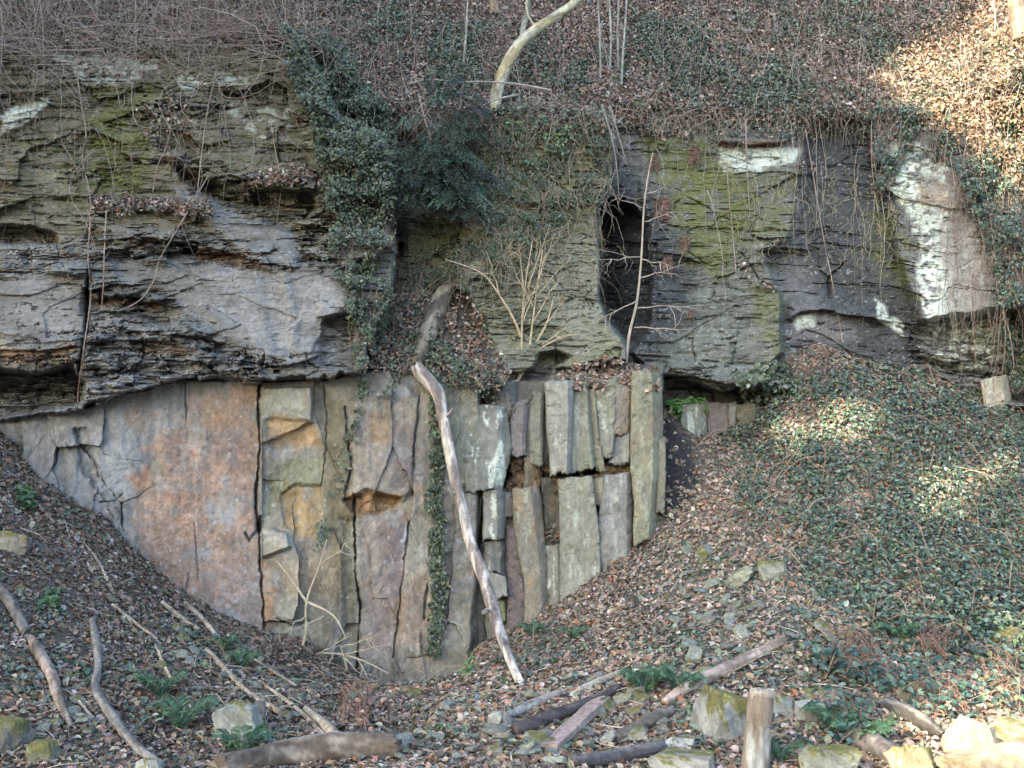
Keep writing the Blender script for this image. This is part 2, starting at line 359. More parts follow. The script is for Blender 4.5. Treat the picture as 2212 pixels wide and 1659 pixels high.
def facets(msk, x0, x1, y0, y1, n, ax, ay, off, tilt, sd, es=1.):
    r_ = np.random.RandomState(sd); sx = r_.uniform(x0, x1, n); sy = r_.uniform(y0, y1, n); of = r_.rand(n) - .5; tx = r_.randn(n); ty = r_.randn(n)
    a0, a1 = np.searchsorted(us, [x0, x1]); b0, b1 = np.searchsorted(vs, [y0, y1]); w_ = (slice(b0, b1), slice(a0, a1)); mm = msk[w_]
    xx = U[w_] + .7 * (Uw[w_] - U[w_]); yy = V[w_] + rightdip[w_] + .7 * (Vw[w_] - V[w_]); d1 = np.full(xx.shape, 1e9); d2 = d1.copy(); id_ = np.zeros(xx.shape, int)
    for k in range(n):
        d = np.maximum(np.abs(xx - sx[k]) * ax, np.abs(yy - sy[k]) * ay) + .35 * np.hypot((xx - sx[k]) * ax, (yy - sy[k]) * ay)
        c = d < d1; d2 = np.where(c, d1, np.minimum(d2, d)); id_ = np.where(c, k, id_); d1 = np.where(c, d, d1)
    D[w_] += mm * (off * of[id_] + tilt * (tx[id_] * (xx - sx[id_]) * ax + ty[id_] * (yy - sy[id_]) * ay) / 60)
    ed = es * np.exp(-((d2 - d1) / 2.2) ** 2) * sst(-.2, .3, fbm(xx / 40, yy / 40, 3, sd)); D[w_] += mm * ed * .06; CC[w_] *= (1 - mm * .45 * ed)[..., None]; CC[w_] *= (1 + mm * .16 * of[id_])[..., None]
up_ = shale_ * np.maximum(S, .15)
facets(up_, -320, 880, 90, 900, 120, .42, 1.0, .26, .05, 3); facets(up_, 860, 1420, 220, 830, 40, .5, .9, .10, .03, 4); facets(up_, 1400, 2400, 220, 880, 70, .45, .9, .14, .04, 5)
# the sandstone wall: slabs, joints, niches
wall_ = inside(CJ + [(1045, 830), (1050, 1700), (-400, 1700)], Uw, Vw, 3)
D += wall_ * (.10 * np.abs(fbm(U / 110 + 3, V / 190, 3, 155)) + .05 * np.abs(fbm(U / 46, V / 70, 3, 156)) + .02 * fbm(U / 15, V / 20, 4, 157))
add([(560, 842), (672, 836), (676, 912), (640, 930), (590, 948), (562, 960)], -.13, 3, .5)
add([(574, 905), (672, 910), (694, 962), (690, 990), (600, 985), (576, 970)], .06, 5, .6)
add([(608, 1068), (640, 1046), (694, 1048), (700, 1120), (680, 1165), (640, 1160), (614, 1130)], .09, 5, .6)
add([(578, 1000), (700, 985), (690, 1040), (620, 1075), (580, 1110)], .05, 25)
add([(563, 1150), (590, 1136), (620, 1150), (632, 1180), (600, 1195), (565, 1205)], -.16, 5)
add([(762, 860), (880, 830), (905, 860), (888, 1060), (868, 1084), (830, 1070), (790, 1058), (758, 1076)], -.12, 6, .5)
add([(742, 1080), (790, 1066), (830, 1072), (868, 1078), (856, 1092), (812, 1112), (780, 1108), (760, 1106)], .22, 5, .5)
add([(781, 1066), (806, 1066), (812, 1108), (786, 1108)], -.16, 5, .3)
add([(905, 830), (1036, 830), (1044, 1080), (1026, 1240), (1014, 1430), (1000, 1500), (850, 1500), (868, 1260), (888, 1130), (896, 960)], -.07, 5, .4)
add([(740, 1120), (765, 1120), (776, 1300), (774, 1470), (700, 1470), (745, 1350)], .1, 9, .6)
add([(850, 1440), (880, 1370), (905, 1360), (925, 1480), (900, 1500)], -.05, 5)
add([(160, 930), (186, 925), (196, 985), (220, 1030), (205, 1050), (170, 1000)], .14, 6)
add([(140, 960), (165, 1000), (162, 1070), (150, 1080), (138, 1050)], -.05, 5)
lay([(-400, 905), (0, 905), (42, 905), (44, 1000), (-400, 960)], .35, 5)
for l, w, d in (([(560, 824), (561, 900), (560, 940), (556, 1040), (555, 1122), (561, 1150), (565, 1244), (570, 1330), (572, 1400)], 3.2, .22),
                ([(561, 1120), (562, 1150)], 7, .25), ([(401, 826), (402, 880), (405, 940)], 2, .06),
                ([(162, 925), (169, 960), (204, 995), (218, 1030)], 4, .12), ([(218, 1030), (245, 1070), (262, 1090), (300, 1075), (325, 1055)], 1.6, .05),
                ([(262, 1090), (268, 1150)], 3, .12), ([(325, 1055), (352, 1046)], 1.4, .04), ([(216, 1086), (246, 1084), (262, 1070)], 2, .08),
                ([(764, 1070), (771, 1244), (779, 1307), (774, 1427), (770, 1500)], 3, .22), ([(885, 1128), (868, 1251), (862, 1322), (850, 1420)], 2.2, .12),
                ([(907, 855), (896, 960), (888, 1070)], 2.5, .08), ([(923, 1258), (918, 1336)], 3, .1), ([(850, 1420), (880, 1470), (905, 1485)], 2, .05),
                ([(572, 955), (590, 944), (640, 930), (676, 910)], 1.8, .05), ([(600, 1335), (632, 1352), (668, 1342)], 2.2, .06),
                ([(700, 830), (706, 960), (694, 1050)], 2.5, .06), ([(745, 880), (758, 1000), (745, 1080)], 3, .1), ([(560, 1140), (540, 1165), (530, 1150)], 3, .1),
                ([(190, 573), (187, 713), (172, 784), (169, 872)], 6, .35), ([(183, 879), (260, 854), (401, 819), (556, 826), (704, 819), (780, 802), (900, 792), (1040, 812)], 2.4, .16),
                ([(1790, 640), (1788, 600), (1820, 575), (1830, 566)], 3.5, .14), ([(405, 1240), (400, 1290), (370, 1330)], 2, .04), ([(420, 1130), (428, 1260)], 2, .04),
                ([(800, 1060), (806, 1105)], 1.6, .04), ([(1600, 545), (1640, 600), (1690, 640)], 2.5, .08), ([(300, 1300), (345, 1330)], 2, .05),
                ([(-300, 1400), (-290, 1400)], 1, .01), ([(-300, 1400), (-290, 1400)], 1, .01), ([(-300, 1400), (-290, 1400)], 1, .01),
                ([(1043, 830), (1046, 1080), (1030, 1234), (1018, 1413)], 4, .2), ([(130, 940), (118, 1010)], 2, .05)):
    crack(l, w, d)

# rock colour
def base(): pass
upper = inside([(-400, -300), (900, -300), (900, 520), (-400, 520)], Uw, Vw, 60)[..., None]
CC0 = CC.copy()
CC[:] = A(.15, .148, .138)
CC[:] = CC * (1 - upper) + A(.142, .128, .09) * upper
cen = inside([(860, 220), (1330, 220), (1340, 430), (1300, 660), (1360, 800), (1050, 800), (860, 660)], Uw, Vw, 20)[..., None]
CC[:] = CC * (1 - cen) + A(.155, .155, .11) * cen
rgt = inside([(1380, 230), (1720, 250), (1700, 600), (1700, 850), (1400, 830), (1390, 500)], Uw, Vw, 20)[..., None]
CC[:] = CC * (1 - rgt) + A(.125, .130, .108) * rgt
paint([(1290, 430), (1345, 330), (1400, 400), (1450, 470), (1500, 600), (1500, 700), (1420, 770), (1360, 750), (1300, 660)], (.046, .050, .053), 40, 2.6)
paint([(1720, 255), (1870, 255), (1910, 420), (1960, 620), (1985, 800), (1700, 850), (1700, 600), (1740, 420)], (.052, .056, .057), 30, 2.8); paint([(1725, 235), (1880, 235), (1930, 440), (1975, 640), (1985, 820), (1860, 850), (1830, 700), (1740, 500)], (.048, .052, .053), 34, 2.8, .8, .1, 60)
paint([(1655, 550), (1740, 548), (1770, 660), (1700, 690), (1690, 640)], (.105, .107, .11), 26)
paint([(1700, 694), (1740, 676), (1800, 672), (1850, 690), (1840, 735), (1760, 745), (1710, 730)], (.12, .112, .115), 14)
paint([(1760, 250), (1880, 250), (1925, 430), (1970, 620), (1985, 800), (1850, 800), (1800, 640), (1760, 430)], (.048, .052, .053), 34, 2.8, .85)
paint([(1294, 440), (1325, 424), (1360, 440), (1385, 480), (1390, 690), (1355, 735), (1310, 690), (1297, 640)], (.034, .036, .039), 16, 1.6, .8)  # slot of the cleft: its deep shade painted into the rock colour
# bed to bed tone
bedtone = (.86 + .28 * hsh(np.floor((V + rightdip + 14 * fbm(U / 260, V / 160, 3, 22) + 3 * fbm(U / 50, V / 30, 3, 23)) / 13), np.floor(U / 140), 5))
CC *= (1 + (bedtone - 1) * np.clip(S, 0, 1))[..., None]
# smooth grey slabs of the middle band
for p_, c_ in (([(-400, 598), (182, 600), (186, 735), (-400, 745)], (.157, .153, .145)), ([(240, 560), (420, 562), (600, 582), (755, 580), (760, 680), (700, 690), (680, 765), (560, 765), (470, 720), (400, 690), (380, 630), (260, 610)], (.162, .158, .15)),
               ([(375, 405), (440, 415), (530, 465), (630, 500), (648, 560), (600, 580), (520, 545), (440, 485), (385, 440)], (.165, .165, .16)),
               ([(180, 690), (700, 700), (760, 790), (560, 815), (180, 880)], (.165, .164, .16)), ([(-400, 745), (180, 745), (180, 800), (-400, 800)], (.16, .145, .125))):
    paint(p_, c_, 10)
for p_, br_ in (([(30, 600), (160, 605), (180, 720), (120, 740), (40, 680)], .15), ([(420, 600), (550, 590), (740, 590), (750, 660), (690, 690), (660, 750), (560, 740), (470, 690)], .1)):
    paint(p_, (.26, .26, .262), 20, 2., .6, br_ + .12, 34)
CC *= (1 - shale_ * (.28 * tick + .5 * tick2))[..., None]
sp_ = shale_ * sst(.36, .56, fbm(U / 5, V / 3.6, 3, 161)) * (.35 + .4 * sst(-.2, .3, fbm(U / 90, V / 60, 3, 162)))
CC = CC * (1 - sp_[..., None]) + A(.34, .345, .34) * sp_[..., None]
CC *= (1 + shale_ * (.30 * fbm(U / 34, V / 15, 5, 163) + .16 * fbm(U / 7, V / 4, 3, 164)))[..., None]
# pale lichen and lime streaks
for p_, k_, b_ in (([(120, 118), (240, 118), (345, 128), (340, 150), (180, 146), (120, 140)], .8, .2), ([(160, 150), (300, 150), (305, 172), (165, 175)], .8, .3), ([(0, 240), (50, 225), (108, 216), (110, 228), (60, 262), (0, 290)], .75, .1),
                   ([(380, 165), (470, 150), (560, 175), (556, 200), (460, 190), (390, 200)], .7, .3), ([(450, 215), (600, 235), (690, 270), (690, 330), (560, 290)], .5, .5),
                   ([(1550, 312), (1660, 308), (1732, 322), (1725, 350), (1650, 370), (1570, 372)], .85, .18), ([(1925, 310), (1990, 330), (2040, 340), (2075, 470), (2030, 500), (2010, 520), (2050, 700), (2020, 720), (1985, 640), (1990, 560), (1960, 470), (1905, 400)], .95, .30),
                   ([(2010, 500), (2100, 470), (2130, 640), (2060, 720), (2030, 640)], .75, .15), ([(1895, 640), (1945, 690), (1960, 720), (1900, 690)], .8, .25), ([(1715, 680), (1760, 676), (1760, 705), (1720, 706)], .7, .1),
                   ([(2060, 660), (2160, 650), (2190, 760), (2080, 800), (2000, 790), (2050, 720)], .6, .35), ([(1230, 560), (1295, 560), (1300, 690), (1200, 680)], .4, .75)):
    paint(p_, (.56, .61, .53), 5, 2.2, k_, b_, 16)
paint([(1985, 400), (2045, 395), (2060, 450), (1995, 440)], (.36, .24, .16), 10, 1.5, .7)
paint([(2000, 380), (2070, 380), (2110, 500), (2140, 660), (2060, 690), (2030, 560)], (.22, .20, .18), 16, 2.4, .75, .15, 24)
paint([(2020, 520), (2110, 480), (2150, 640), (2070, 650)], (.30, .27, .25), 14, 1.5, .6, .3)
# moss
for p_, k_, b_ in (([(200, 180), (340, 180), (330, 300), (300, 420), (200, 420), (190, 300)], .8, .25), ([(0, 300), (200, 280), (220, 440), (0, 470)], .45, .45), ([(340, 220), (680, 240), (700, 380), (420, 360)], .45, .5), ([(300, 120), (640, 130), (660, 240), (320, 230)], .35, .55),
                   ([(890, 470), (1010, 450), (1000, 600), (890, 560)], .8, .2), ([(1010, 260), (1300, 250), (1290, 440), (1100, 600), (1010, 500)], .5, .35), ([(1380, 245), (1500, 255), (1560, 340), (1650, 420), (1560, 600), (1470, 560), (1440, 420), (1390, 340)], .75, .22),
                   ([(1560, 380), (1730, 380), (1700, 520), (1600, 540)], .6, .35), ([(1230, 430), (1298, 430), (1300, 560), (1240, 560)], .5, .3), ([(1260, 680), (1350, 740), (1350, 790), (1280, 780)], .6, .3), ([(1620, 600), (1690, 640), (1690, 780), (1640, 700)], .6, .2),
                   ([(540, 400), (640, 395), (640, 410), (550, 416)], .8, 0), ([(1870, 440), (1960, 500), (1990, 640), (1900, 640)], .5, .35), ([(1480, 380), (1580, 360), (1600, 470), (1500, 480)], .6, .25)):
    paint(p_, (.115, .125, .038), 18, 1.8, k_, b_, 26, 60)
paint([(1180, 560), (1298, 500), (1300, 650), (1345, 740), (1300, 770), (1180, 700)], (.21, .215, .165), 14, 1.3, .7)
# rust under the ledges
for p_ in ([(270, 516), (340, 514), (340, 542), (280, 545)], [(410, 530), (530, 552), (600, 580), (420, 565)], [(0, 757), (170, 752), (170, 775), (0, 785)], [(385, 372), (450, 385), (440, 402), (392, 396)], [(200, 645), (345, 650), (345, 668), (200, 665)], [(300, 735), (400, 748), (390, 768), (300, 760)], [(1550, 300), (1700, 300), (1690, 316), (1560, 318)], [(1650, 536), (1720, 538), (1700, 552), (1660, 550)]):
    paint(p_, (.15, .085, .045), 8, 1.5, .7, .2)
# sandstone wall colours
WALL = CJ + [(1045, 830), (1050, 1700), (-400, 1700)]
paint(WALL, (.205, .192, .165), 3, .5)
paint([(-400, 940), (180, 870), (330, 830), (400, 816), (410, 900), (330, 1000), (300, 1060), (280, 1180), (-400, 1180)], (.205, .21, .22), 20, 1.5, .9)
paint([(150, 960), (260, 900), (300, 940), (290, 1060), (220, 1080)], (.27, .285, .31), 20, 1.5, .6, .15, 40)
RUST = [(400, 925), (420, 850), (500, 832), (552, 845), (555, 1160), (565, 1380), (440, 1330), (300, 1240), (290, 1100), (330, 1060), (360, 1010), (310, 960), (350, 930)]
paint(RUST, (.235, .17, .138), 16, 2.6, .9, .05, 70, 71)
paint(RUST, (.33, .235, .19), 10, 2, .7, .35, 9, 72); paint(RUST, (.20, .195, .195), 10, 2.4, .7, .5, 40, 75); paint(RUST, (.25, .14, .095), 10, 2.4, .5, .5, 26, 78)
paint([(270, 1030), (320, 1000), (330, 1060), (290, 1070)], (.25, .14, .085), 8, 2, .8)
paint([(430, 950), (540, 935), (550, 990), (500, 1010)], (.16, .12, .12), 10, 2, .6, .3)
paint([(440, 1070), (500, 1060), (520, 1110), (450, 1140)], (.30, .31, .33), 10, 2, .75, .1)
paint([(410, 900), (460, 880), (440, 980), (412, 960)], (.21, .20, .19), 8, 2, .6)
paint([(470, 1220), (550, 1200), (560, 1370), (480, 1340)], (.26, .22, .21), 16, 2, .7, .2)
paint([(566, 840), (672, 836), (674, 905), (572, 955)], (.28, .27, .225), 6, 1, .9)
paint([(576, 905), (676, 908), (696, 960), (640, 968), (580, 958)], (.30, .205, .115), 7, 1.6, .9, .02, 20); paint([(590, 905), (660, 905), (676, 935), (600, 950)], (.42, .29, .15), 12, 2, .6, .2)
paint([(575, 965), (640, 972), (640, 1005), (585, 1002)], (.36, .34, .30), 8, 2, .7, .1)
paint([(580, 1000), (705, 980), (695, 1045), (615, 1075), (580, 1120)], (.20, .205, .135), 14, 1.4, .9)
paint([(608, 1068), (640, 1046), (694, 1048), (700, 1120), (680, 1165), (640, 1160), (614, 1130)], (.285, .21, .12), 8, 1.8, .9, .05, 22); paint([(640, 1060), (680, 1060), (670, 1130), (640, 1140)], (.33, .22, .10), 10, 2, .6, .2)
paint([(566, 1140), (620, 1140), (632, 1190), (566, 1200)], (.30, .28, .23), 8)
paint([(600, 1220), (720, 1200), (740, 1400), (640, 1390), (590, 1300)], (.245, .20, .145), 18, 1.5, .8, .1)
paint([(580, 1280), (720, 1300), (765, 1360), (765, 1470), (600, 1400)], (.235, .24, .205), 20, 1.6, .7, .1)
paint([(566, 1210), (586, 1220), (596, 1320), (572, 1360)], (.36, .22, .13), 8, 1.6, .8, .1)
paint([(760, 870), (890, 850), (885, 1060), (765, 1060)], (.225, .195, .165), 16, 1.5, .8)
paint([(838, 940), (896, 900), (896, 1060), (850, 1060)], (.15, .125, .125), 14, 1.6, .75, .1, 30)
paint([(795, 905), (850, 880), (840, 960), (800, 960)], (.31, .215, .12), 14, 2, .6, .15)
paint([(744, 1072), (870, 1072), (850, 1112), (750, 1116)], (.23, .14, .065), 5, 1.4, .9)
paint([(781, 1066), (810, 1066), (814, 1108), (786, 1108)], (.33, .20, .10), 4)
paint([(780, 1120), (888, 1120), (870, 1240), (862, 1330), (790, 1330)], (.22, .185, .165), 12, 1.5, .8)
paint([(830, 1110), (880, 1110), (868, 1240), (850, 1310), (820, 1300)], (.145, .115, .125), 12, 1.8, .75, .05, 34)
paint([(870, 1150), (884, 1130), (880, 1180), (868, 1190)], (.42, .45, .52), 5, 1.5, .7, .2)
paint([(790, 1300), (860, 1300), (850, 1420), (790, 1430)], (.17, .135, .13), 16, 1.8, .8, .1)
paint([(865, 1300), (925, 1200), (925, 1480), (870, 1460)], (.235, .185, .15), 18, 1.6, .75, .1)
paint([(945, 850), (1040, 850), (1040, 1080), (960, 1080)], (.20, .20, .15), 18, 1.6, .8)
paint([(940, 1220), (1020, 1230), (1010, 1440), (940, 1480)], (.19, .165, .125), 16, 1.6, .8)
paint([(960, 1330), (1005, 1310), (990, 1400), (960, 1400)], (.29, .30, .27), 14, 1.8, .6, .1)
paint([(700, 860), (750, 860), (745, 1060), (765, 1150), (770, 1420), (745, 1360), (715, 1180), (700, 1050)], (.155, .135, .085), 12, 1.4, .85)
paint([(770, 1430), (1000, 1450), (1000, 1520), (770, 1520)], (.18, .165, .14), 20, 1.5, .7)
s_, wa = amt(WALL, 4, .4); uu_, vv_ = U[s_], V[s_]
st_ = fbm(uu_ / 9, vv_ / 110, 4, 141); bl_ = fbm(uu_ / 38, vv_ / 46, 5, 142); bl2 = fbm(uu_ / 11, vv_ / 11, 4, 143)
t_ = (1 + .30 * st_ + .34 * bl_ + .22 * bl2) * wa + (1 - wa); CC[s_] *= t_[..., None]
for m_, c_ in ((sst(.18, .5, fbm(uu_ / 60, vv_ / 90, 5, 144)) * .55, (.255, .175, .115)), (sst(.2, .5, fbm(uu_ / 50, vv_ / 110, 5, 145)) * .5, (.135, .115, .12)), (sst(.2, .5, fbm(uu_ / 70, vv_ / 70, 5, 146)) * .5, (.27, .28, .285)), (sst(.42, .6, fbm(uu_ / 8, vv_ / 12, 3, 147)) * .6, (.38, .37, .34)), (sst(.40, .6, fbm(uu_ / 6, vv_ / 6, 3, 148)) * .5, (.09, .08, .07))):
    a = (m_ * wa)[..., None]; CC[s_] = CC[s_] * (1 - a) + A(*c_) * a
wf_ = wall_ * (1 - inside([(340, 830), (556, 825), (566, 1390), (300, 1250), (300, 1040)], U, V, 20))
facets(wf_, -320, 360, 800, 1560, 26, 1.0, .7, .08, .06, 6, .2); facets(wf_, 566, 1050, 800, 1560, 18, 1.3, .5, .05, .05, 7, .06)
# earth and leaf mould on shelves
for p_ in (SHELF, CAP, [(196, 420), (300, 428), (458, 432), (458, 462), (300, 456), (196, 452)], [(546, 372), (690, 368), (700, 392), (550, 392)]):
    paint(p_, (.075, .062, .052), 6)
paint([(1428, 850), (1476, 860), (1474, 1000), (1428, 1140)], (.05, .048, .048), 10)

# back of the column recess: dark, ochre between the two tiers
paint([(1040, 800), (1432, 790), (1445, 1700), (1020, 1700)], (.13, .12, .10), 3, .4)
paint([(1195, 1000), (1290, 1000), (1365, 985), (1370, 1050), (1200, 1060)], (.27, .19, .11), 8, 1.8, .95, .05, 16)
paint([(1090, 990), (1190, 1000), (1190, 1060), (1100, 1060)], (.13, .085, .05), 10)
add([(1195, 1004), (1290, 1010), (1365, 995), (1370, 1055), (1200, 1060)], -.12, 7)
oz = inside([(1085, 985), (1370, 985), (1375, 1065), (1085, 1070)], U, V, 8); D += oz * (.16 * fbm(U / 22, V / 16, 4, 171) + .05 * fbm(U / 6, V / 6, 3, 172)); CC *= (1 + oz * .8 * fbm(U / 14, V / 10, 4, 173)).clip(.35, 1.6)[..., None]
for p_ in ([(1221, 1004), (1243, 1004), (1246, 1030), (1226, 1036)], [(1254, 1012), (1286, 1004), (1292, 1018), (1262, 1024)], [(1074, 1010), (1092, 1000), (1104, 1030), (1090, 1052), (1074, 1040)], [(1132, 1000), (1146, 1000), (1150, 1026), (1138, 1030)], [(1164, 1016), (1192, 1022), (1190, 1040), (1170, 1038)]):
    add(p_, .35, 4); paint(p_, (.10, .06, .035), 5, 1)
CC *= (1 + .10 * n3 + .10 * fbm(U / 5, V / 5, 2, 77))[..., None]
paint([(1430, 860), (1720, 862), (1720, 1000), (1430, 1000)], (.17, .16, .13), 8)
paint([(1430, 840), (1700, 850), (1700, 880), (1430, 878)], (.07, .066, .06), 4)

# the hillside above the rim
RIM = np.array([(-400, 105), (0, 108), (200, 100), (420, 88), (600, 66), (660, 70), (740, 150), (800, 205), (860, 228), (1000, 232), (1150, 222), (1300, 215), (1345, 225), (1420, 235), (1700, 246), (1860, 244), (1980, 252), (2080, 215), (2212, 150), (2600, 60)], float)
rimv = np.interp(U, RIM[:, 0], RIM[:, 1]) + 10 * n1 + 4 * n3 + 26 * fbm(U / 110, V * 0 + 3, 3, 84) * sst(700, 900, U)
b_ = (H / 2 - V) / F; tt = (SP + b_ * CP) / (CP - b_ * SP)
ji = np.clip(np.searchsorted(vs, np.interp(us, RIM[:, 0], RIM[:, 1])), 0, len(vs) - 1)
yr = D[ji, np.arange(len(us))]; ker = np.ones(61) / 61; yr = np.convolve(np.pad(yr, 30, 'edge'), ker, 'valid')
br_ = (H / 2 - np.interp(us, RIM[:, 0], RIM[:, 1])) / F; tr = (SP + br_ * CP) / (CP - br_ * SP)
zr = CAM[2] + (yr - CAM[1]) * tr
KS = 1.25
yh = (CAM[2] + 16 * tt - zr[None] + yr[None] * KS) / (KS - tt) + .16 * fbm(U / 120, V / 60, 4, 81)
hill = V < rimv
blend = sst(14, -4, V - rimv)
D = np.where(V < rimv + 14, D * (1 - blend) + np.maximum(yh, yr[None] - .1) * blend, D)
hcol = A(.10, .082, .068) * (1 + .35 * fbm(U / 20, V / 14, 4, 83))[..., None]
CC = CC * (1 - blend[..., None]) + hcol * blend[..., None]

PT = W3(U, V, D)
nq = grid_quads(*U.shape); uh = hill.ravel()[nq].sum(1) >= 2
def sub(q):
    idx = np.unique(q); mp_ = np.zeros(U.size, np.int32); mp_[idx] = np.arange(len(idx)); return idx, mp_[q]
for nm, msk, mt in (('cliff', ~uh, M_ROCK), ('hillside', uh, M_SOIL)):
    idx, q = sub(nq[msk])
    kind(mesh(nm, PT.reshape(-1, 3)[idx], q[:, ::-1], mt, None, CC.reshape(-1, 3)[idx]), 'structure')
def dep(u, v):
    i = np.clip(((np.asarray(v, float) - vs[0]) / 2.15).round().astype(int), 0, len(vs) - 1)
    j = np.clip(((np.asarray(u, float) - us[0]) / 2.15).round().astype(int), 0, len(us) - 1)
    return D[i, j]
def depmin(u, v, r=3):
    return np.min([dep(np.asarray(u) + a, np.asarray(v) + b) for a in (-r * 2.2, 0, r * 2.2) for b in (-r * 2.2, 0, r * 2.2)], 0)

# ------------------------------------------------------------------ the ground
GC = [(1430, 1130, 0.0), (1360, 1185, 0), (1440, 1000, .55), (1446, 890, 1.0), (1480, 940, 1.05), (1560, 930, 1.1), (1640, 905, 1.15), (1700, 780, 1.35), (1750, 742, 1.5), (1830, 768, 1.5), (1950, 806, 1.3), (2060, 842, 1.1), (2212, 892, 1.0), (2450, 960, 1.0),
      (1294, 1216, 0), (1213, 1292, 0), (1140, 1346, 0), (1060, 1380, .05), (1016, 1420, 0), (1000, 1478, 0), (940, 1490, 0), (850, 1498, 0), (780, 1496, .05), (766, 1462, .05), (700, 1412, 0), (560, 1372, 0), (440, 1312, 0), (290, 1200, 0), (240, 1140, 0), (140, 1080, 0), (30, 980, .1), (-120, 890, .1), (-350, 760, 0)]
GP = [W3(*g) for g in GC] + [W3(g[0], g[1], g[2]) + A(0, 2.5, .1) for g in GC] + [W3(a, 1659, y) for a, y in ((-300, -6), (300, -6), (860, -6), (1400, -6), (1900, -6), (2300, -6))]
GP += [W3(1450, 1400, -2.9), W3(2000, 1300, -2.2), W3(2212, 1200, -1.2)]
GP += [A(x, y, .1) for x, y in ((-12, -10), (0, -10), (12, -10), (-14, -16), (0, -16), (14, -16), (0, -24), (-14, -24), (14, -24))]
GP = np.array(GP); gx, gy, gz = GP.T
def tk(r2): return np.where(r2 > 1e-12, r2 * np.log(r2 + 1e-12), 0)
n_ = len(GP); K_ = tk((gx[:, None] - gx) ** 2 + (gy[:, None] - gy) ** 2) + .03 * np.eye(n_)
P_ = np.stack([np.ones(n_), gx, gy], 1)
sol = np.linalg.solve(np.block([[K_, P_], [P_.T, np.zeros((3, 3))]]), np.concatenate([gz, np.zeros(3)]))
def gz0(x, y):
    sh = np.shape(x); x = np.ravel(x); y = np.ravel(y); r = np.empty(len(x))
    for i in range(0, len(x), 40000):
        a = x[i:i + 40000]; b = y[i:i + 40000]
        r[i:i + 40000] = tk((a[:, None] - gx) ** 2 + (b[:, None] - gy) ** 2) @ sol[:n_] + sol[n_] + sol[n_ + 1] * a + sol[n_ + 2] * b
    return r.reshape(sh)
def ground(x, y):
    x = np.asarray(x, float); y = np.asarray(y, float)
    z = gz0(np.clip(x, -15, 15), np.clip(y, -22, 4))
    z = z + .07 * fbm(x / 1.1, y / 1.1, 4, 91) + .02 * fbm(x / .2, y / .2, 3, 92)
    far = sst(0, 25, np.maximum(np.maximum(np.abs(x) - 15, -22 - y), y - 4)); return z * (1 - far)
xs = np.concatenate([[-400, -200, -100, -60, -40, -28, -20, -16], np.arange(-13, 13.01, .05), [16, 20, 28, 40, 60, 100, 200, 400]])
ys = np.concatenate([[-400, -200, -100, -60, -40, -30, -24, -20, -17, -14], np.arange(-12, 3.6, .05), [4, 6, 10, 20, 40, 80, 200, 400]])
X, Y = np.meshgrid(xs, ys); Z = ground(X, Y)
gu, gv = PX(np.stack([X, Y, Z], -1))
GCOL = A(.095, .082, .070) * (1 + .35 * fbm(X / .5, Y / .5, 4, 95))[..., None]
def gpaint(poly, col, w=30, k=1., br=0.):
    a = inside(poly, gu + 30 * fbm(X / .6, Y / .6, 3, 97), gv + 20 * fbm(X / .6, Y / .6, 3, 98), w) * k
    if br: a = a * sst(br - .4, br + .2, fbm(X / .35, Y / .35, 4, 99))
    GCOL[:] = GCOL * (1 - a[..., None]) + A(*col) * a[..., None]
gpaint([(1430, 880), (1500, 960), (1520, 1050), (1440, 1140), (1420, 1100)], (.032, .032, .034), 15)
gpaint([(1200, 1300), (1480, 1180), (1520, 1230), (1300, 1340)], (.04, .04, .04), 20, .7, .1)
gpaint([(1380, 1230), (1600, 1170), (1760, 1230), (1760, 1420), (1400, 1460)], (.10, .105, .085), 50, .8)
gpaint([(780, 1560), (960, 1520), (980, 1600), (840, 1659)], (.10, .11, .03), 30, .8, .05)
gpaint([(1380, 1540), (1900, 1480), (1900, 1700), (1300, 1700)], (.085, .10, .032), 40, .8, .1)
gpaint([(-100, 1560), (200, 1560), (240, 1700), (-100, 1700)], (.085, .10, .03), 40, .8, .1)
gpaint([(500, 1350), (900, 1500), (700, 1620), (300, 1400)], (.07, .075, .055), 40, .6, .1)
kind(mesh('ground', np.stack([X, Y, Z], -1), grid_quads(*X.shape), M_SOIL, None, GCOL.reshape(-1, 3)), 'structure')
def hit(U_, V_):                            # where the ground lies at ruler position U,V
    yy = np.linspace(-9.5, 2.5, 600); p = W3(np.full(600, U_), np.full(600, V_), yy)
    below = p[:, 2] <= ground(p[:, 0], p[:, 1])
    i = int(np.argmax(below)) if below.any() else 599
    return p[i]
def on(U_, V_, dz=0.): return hit(U_, V_) + A(0, 0, dz)
def gnorm(x, y):
    e = .15; n = np.stack([-(gz0(x + e, y) - gz0(x - e, y)) / (2 * e), -(gz0(x, y + e) - gz0(x, y - e)) / (2 * e), np.ones(np.shape(x))], -1)
    return n / np.linalg.norm(n, axis=-1, keepdims=True)

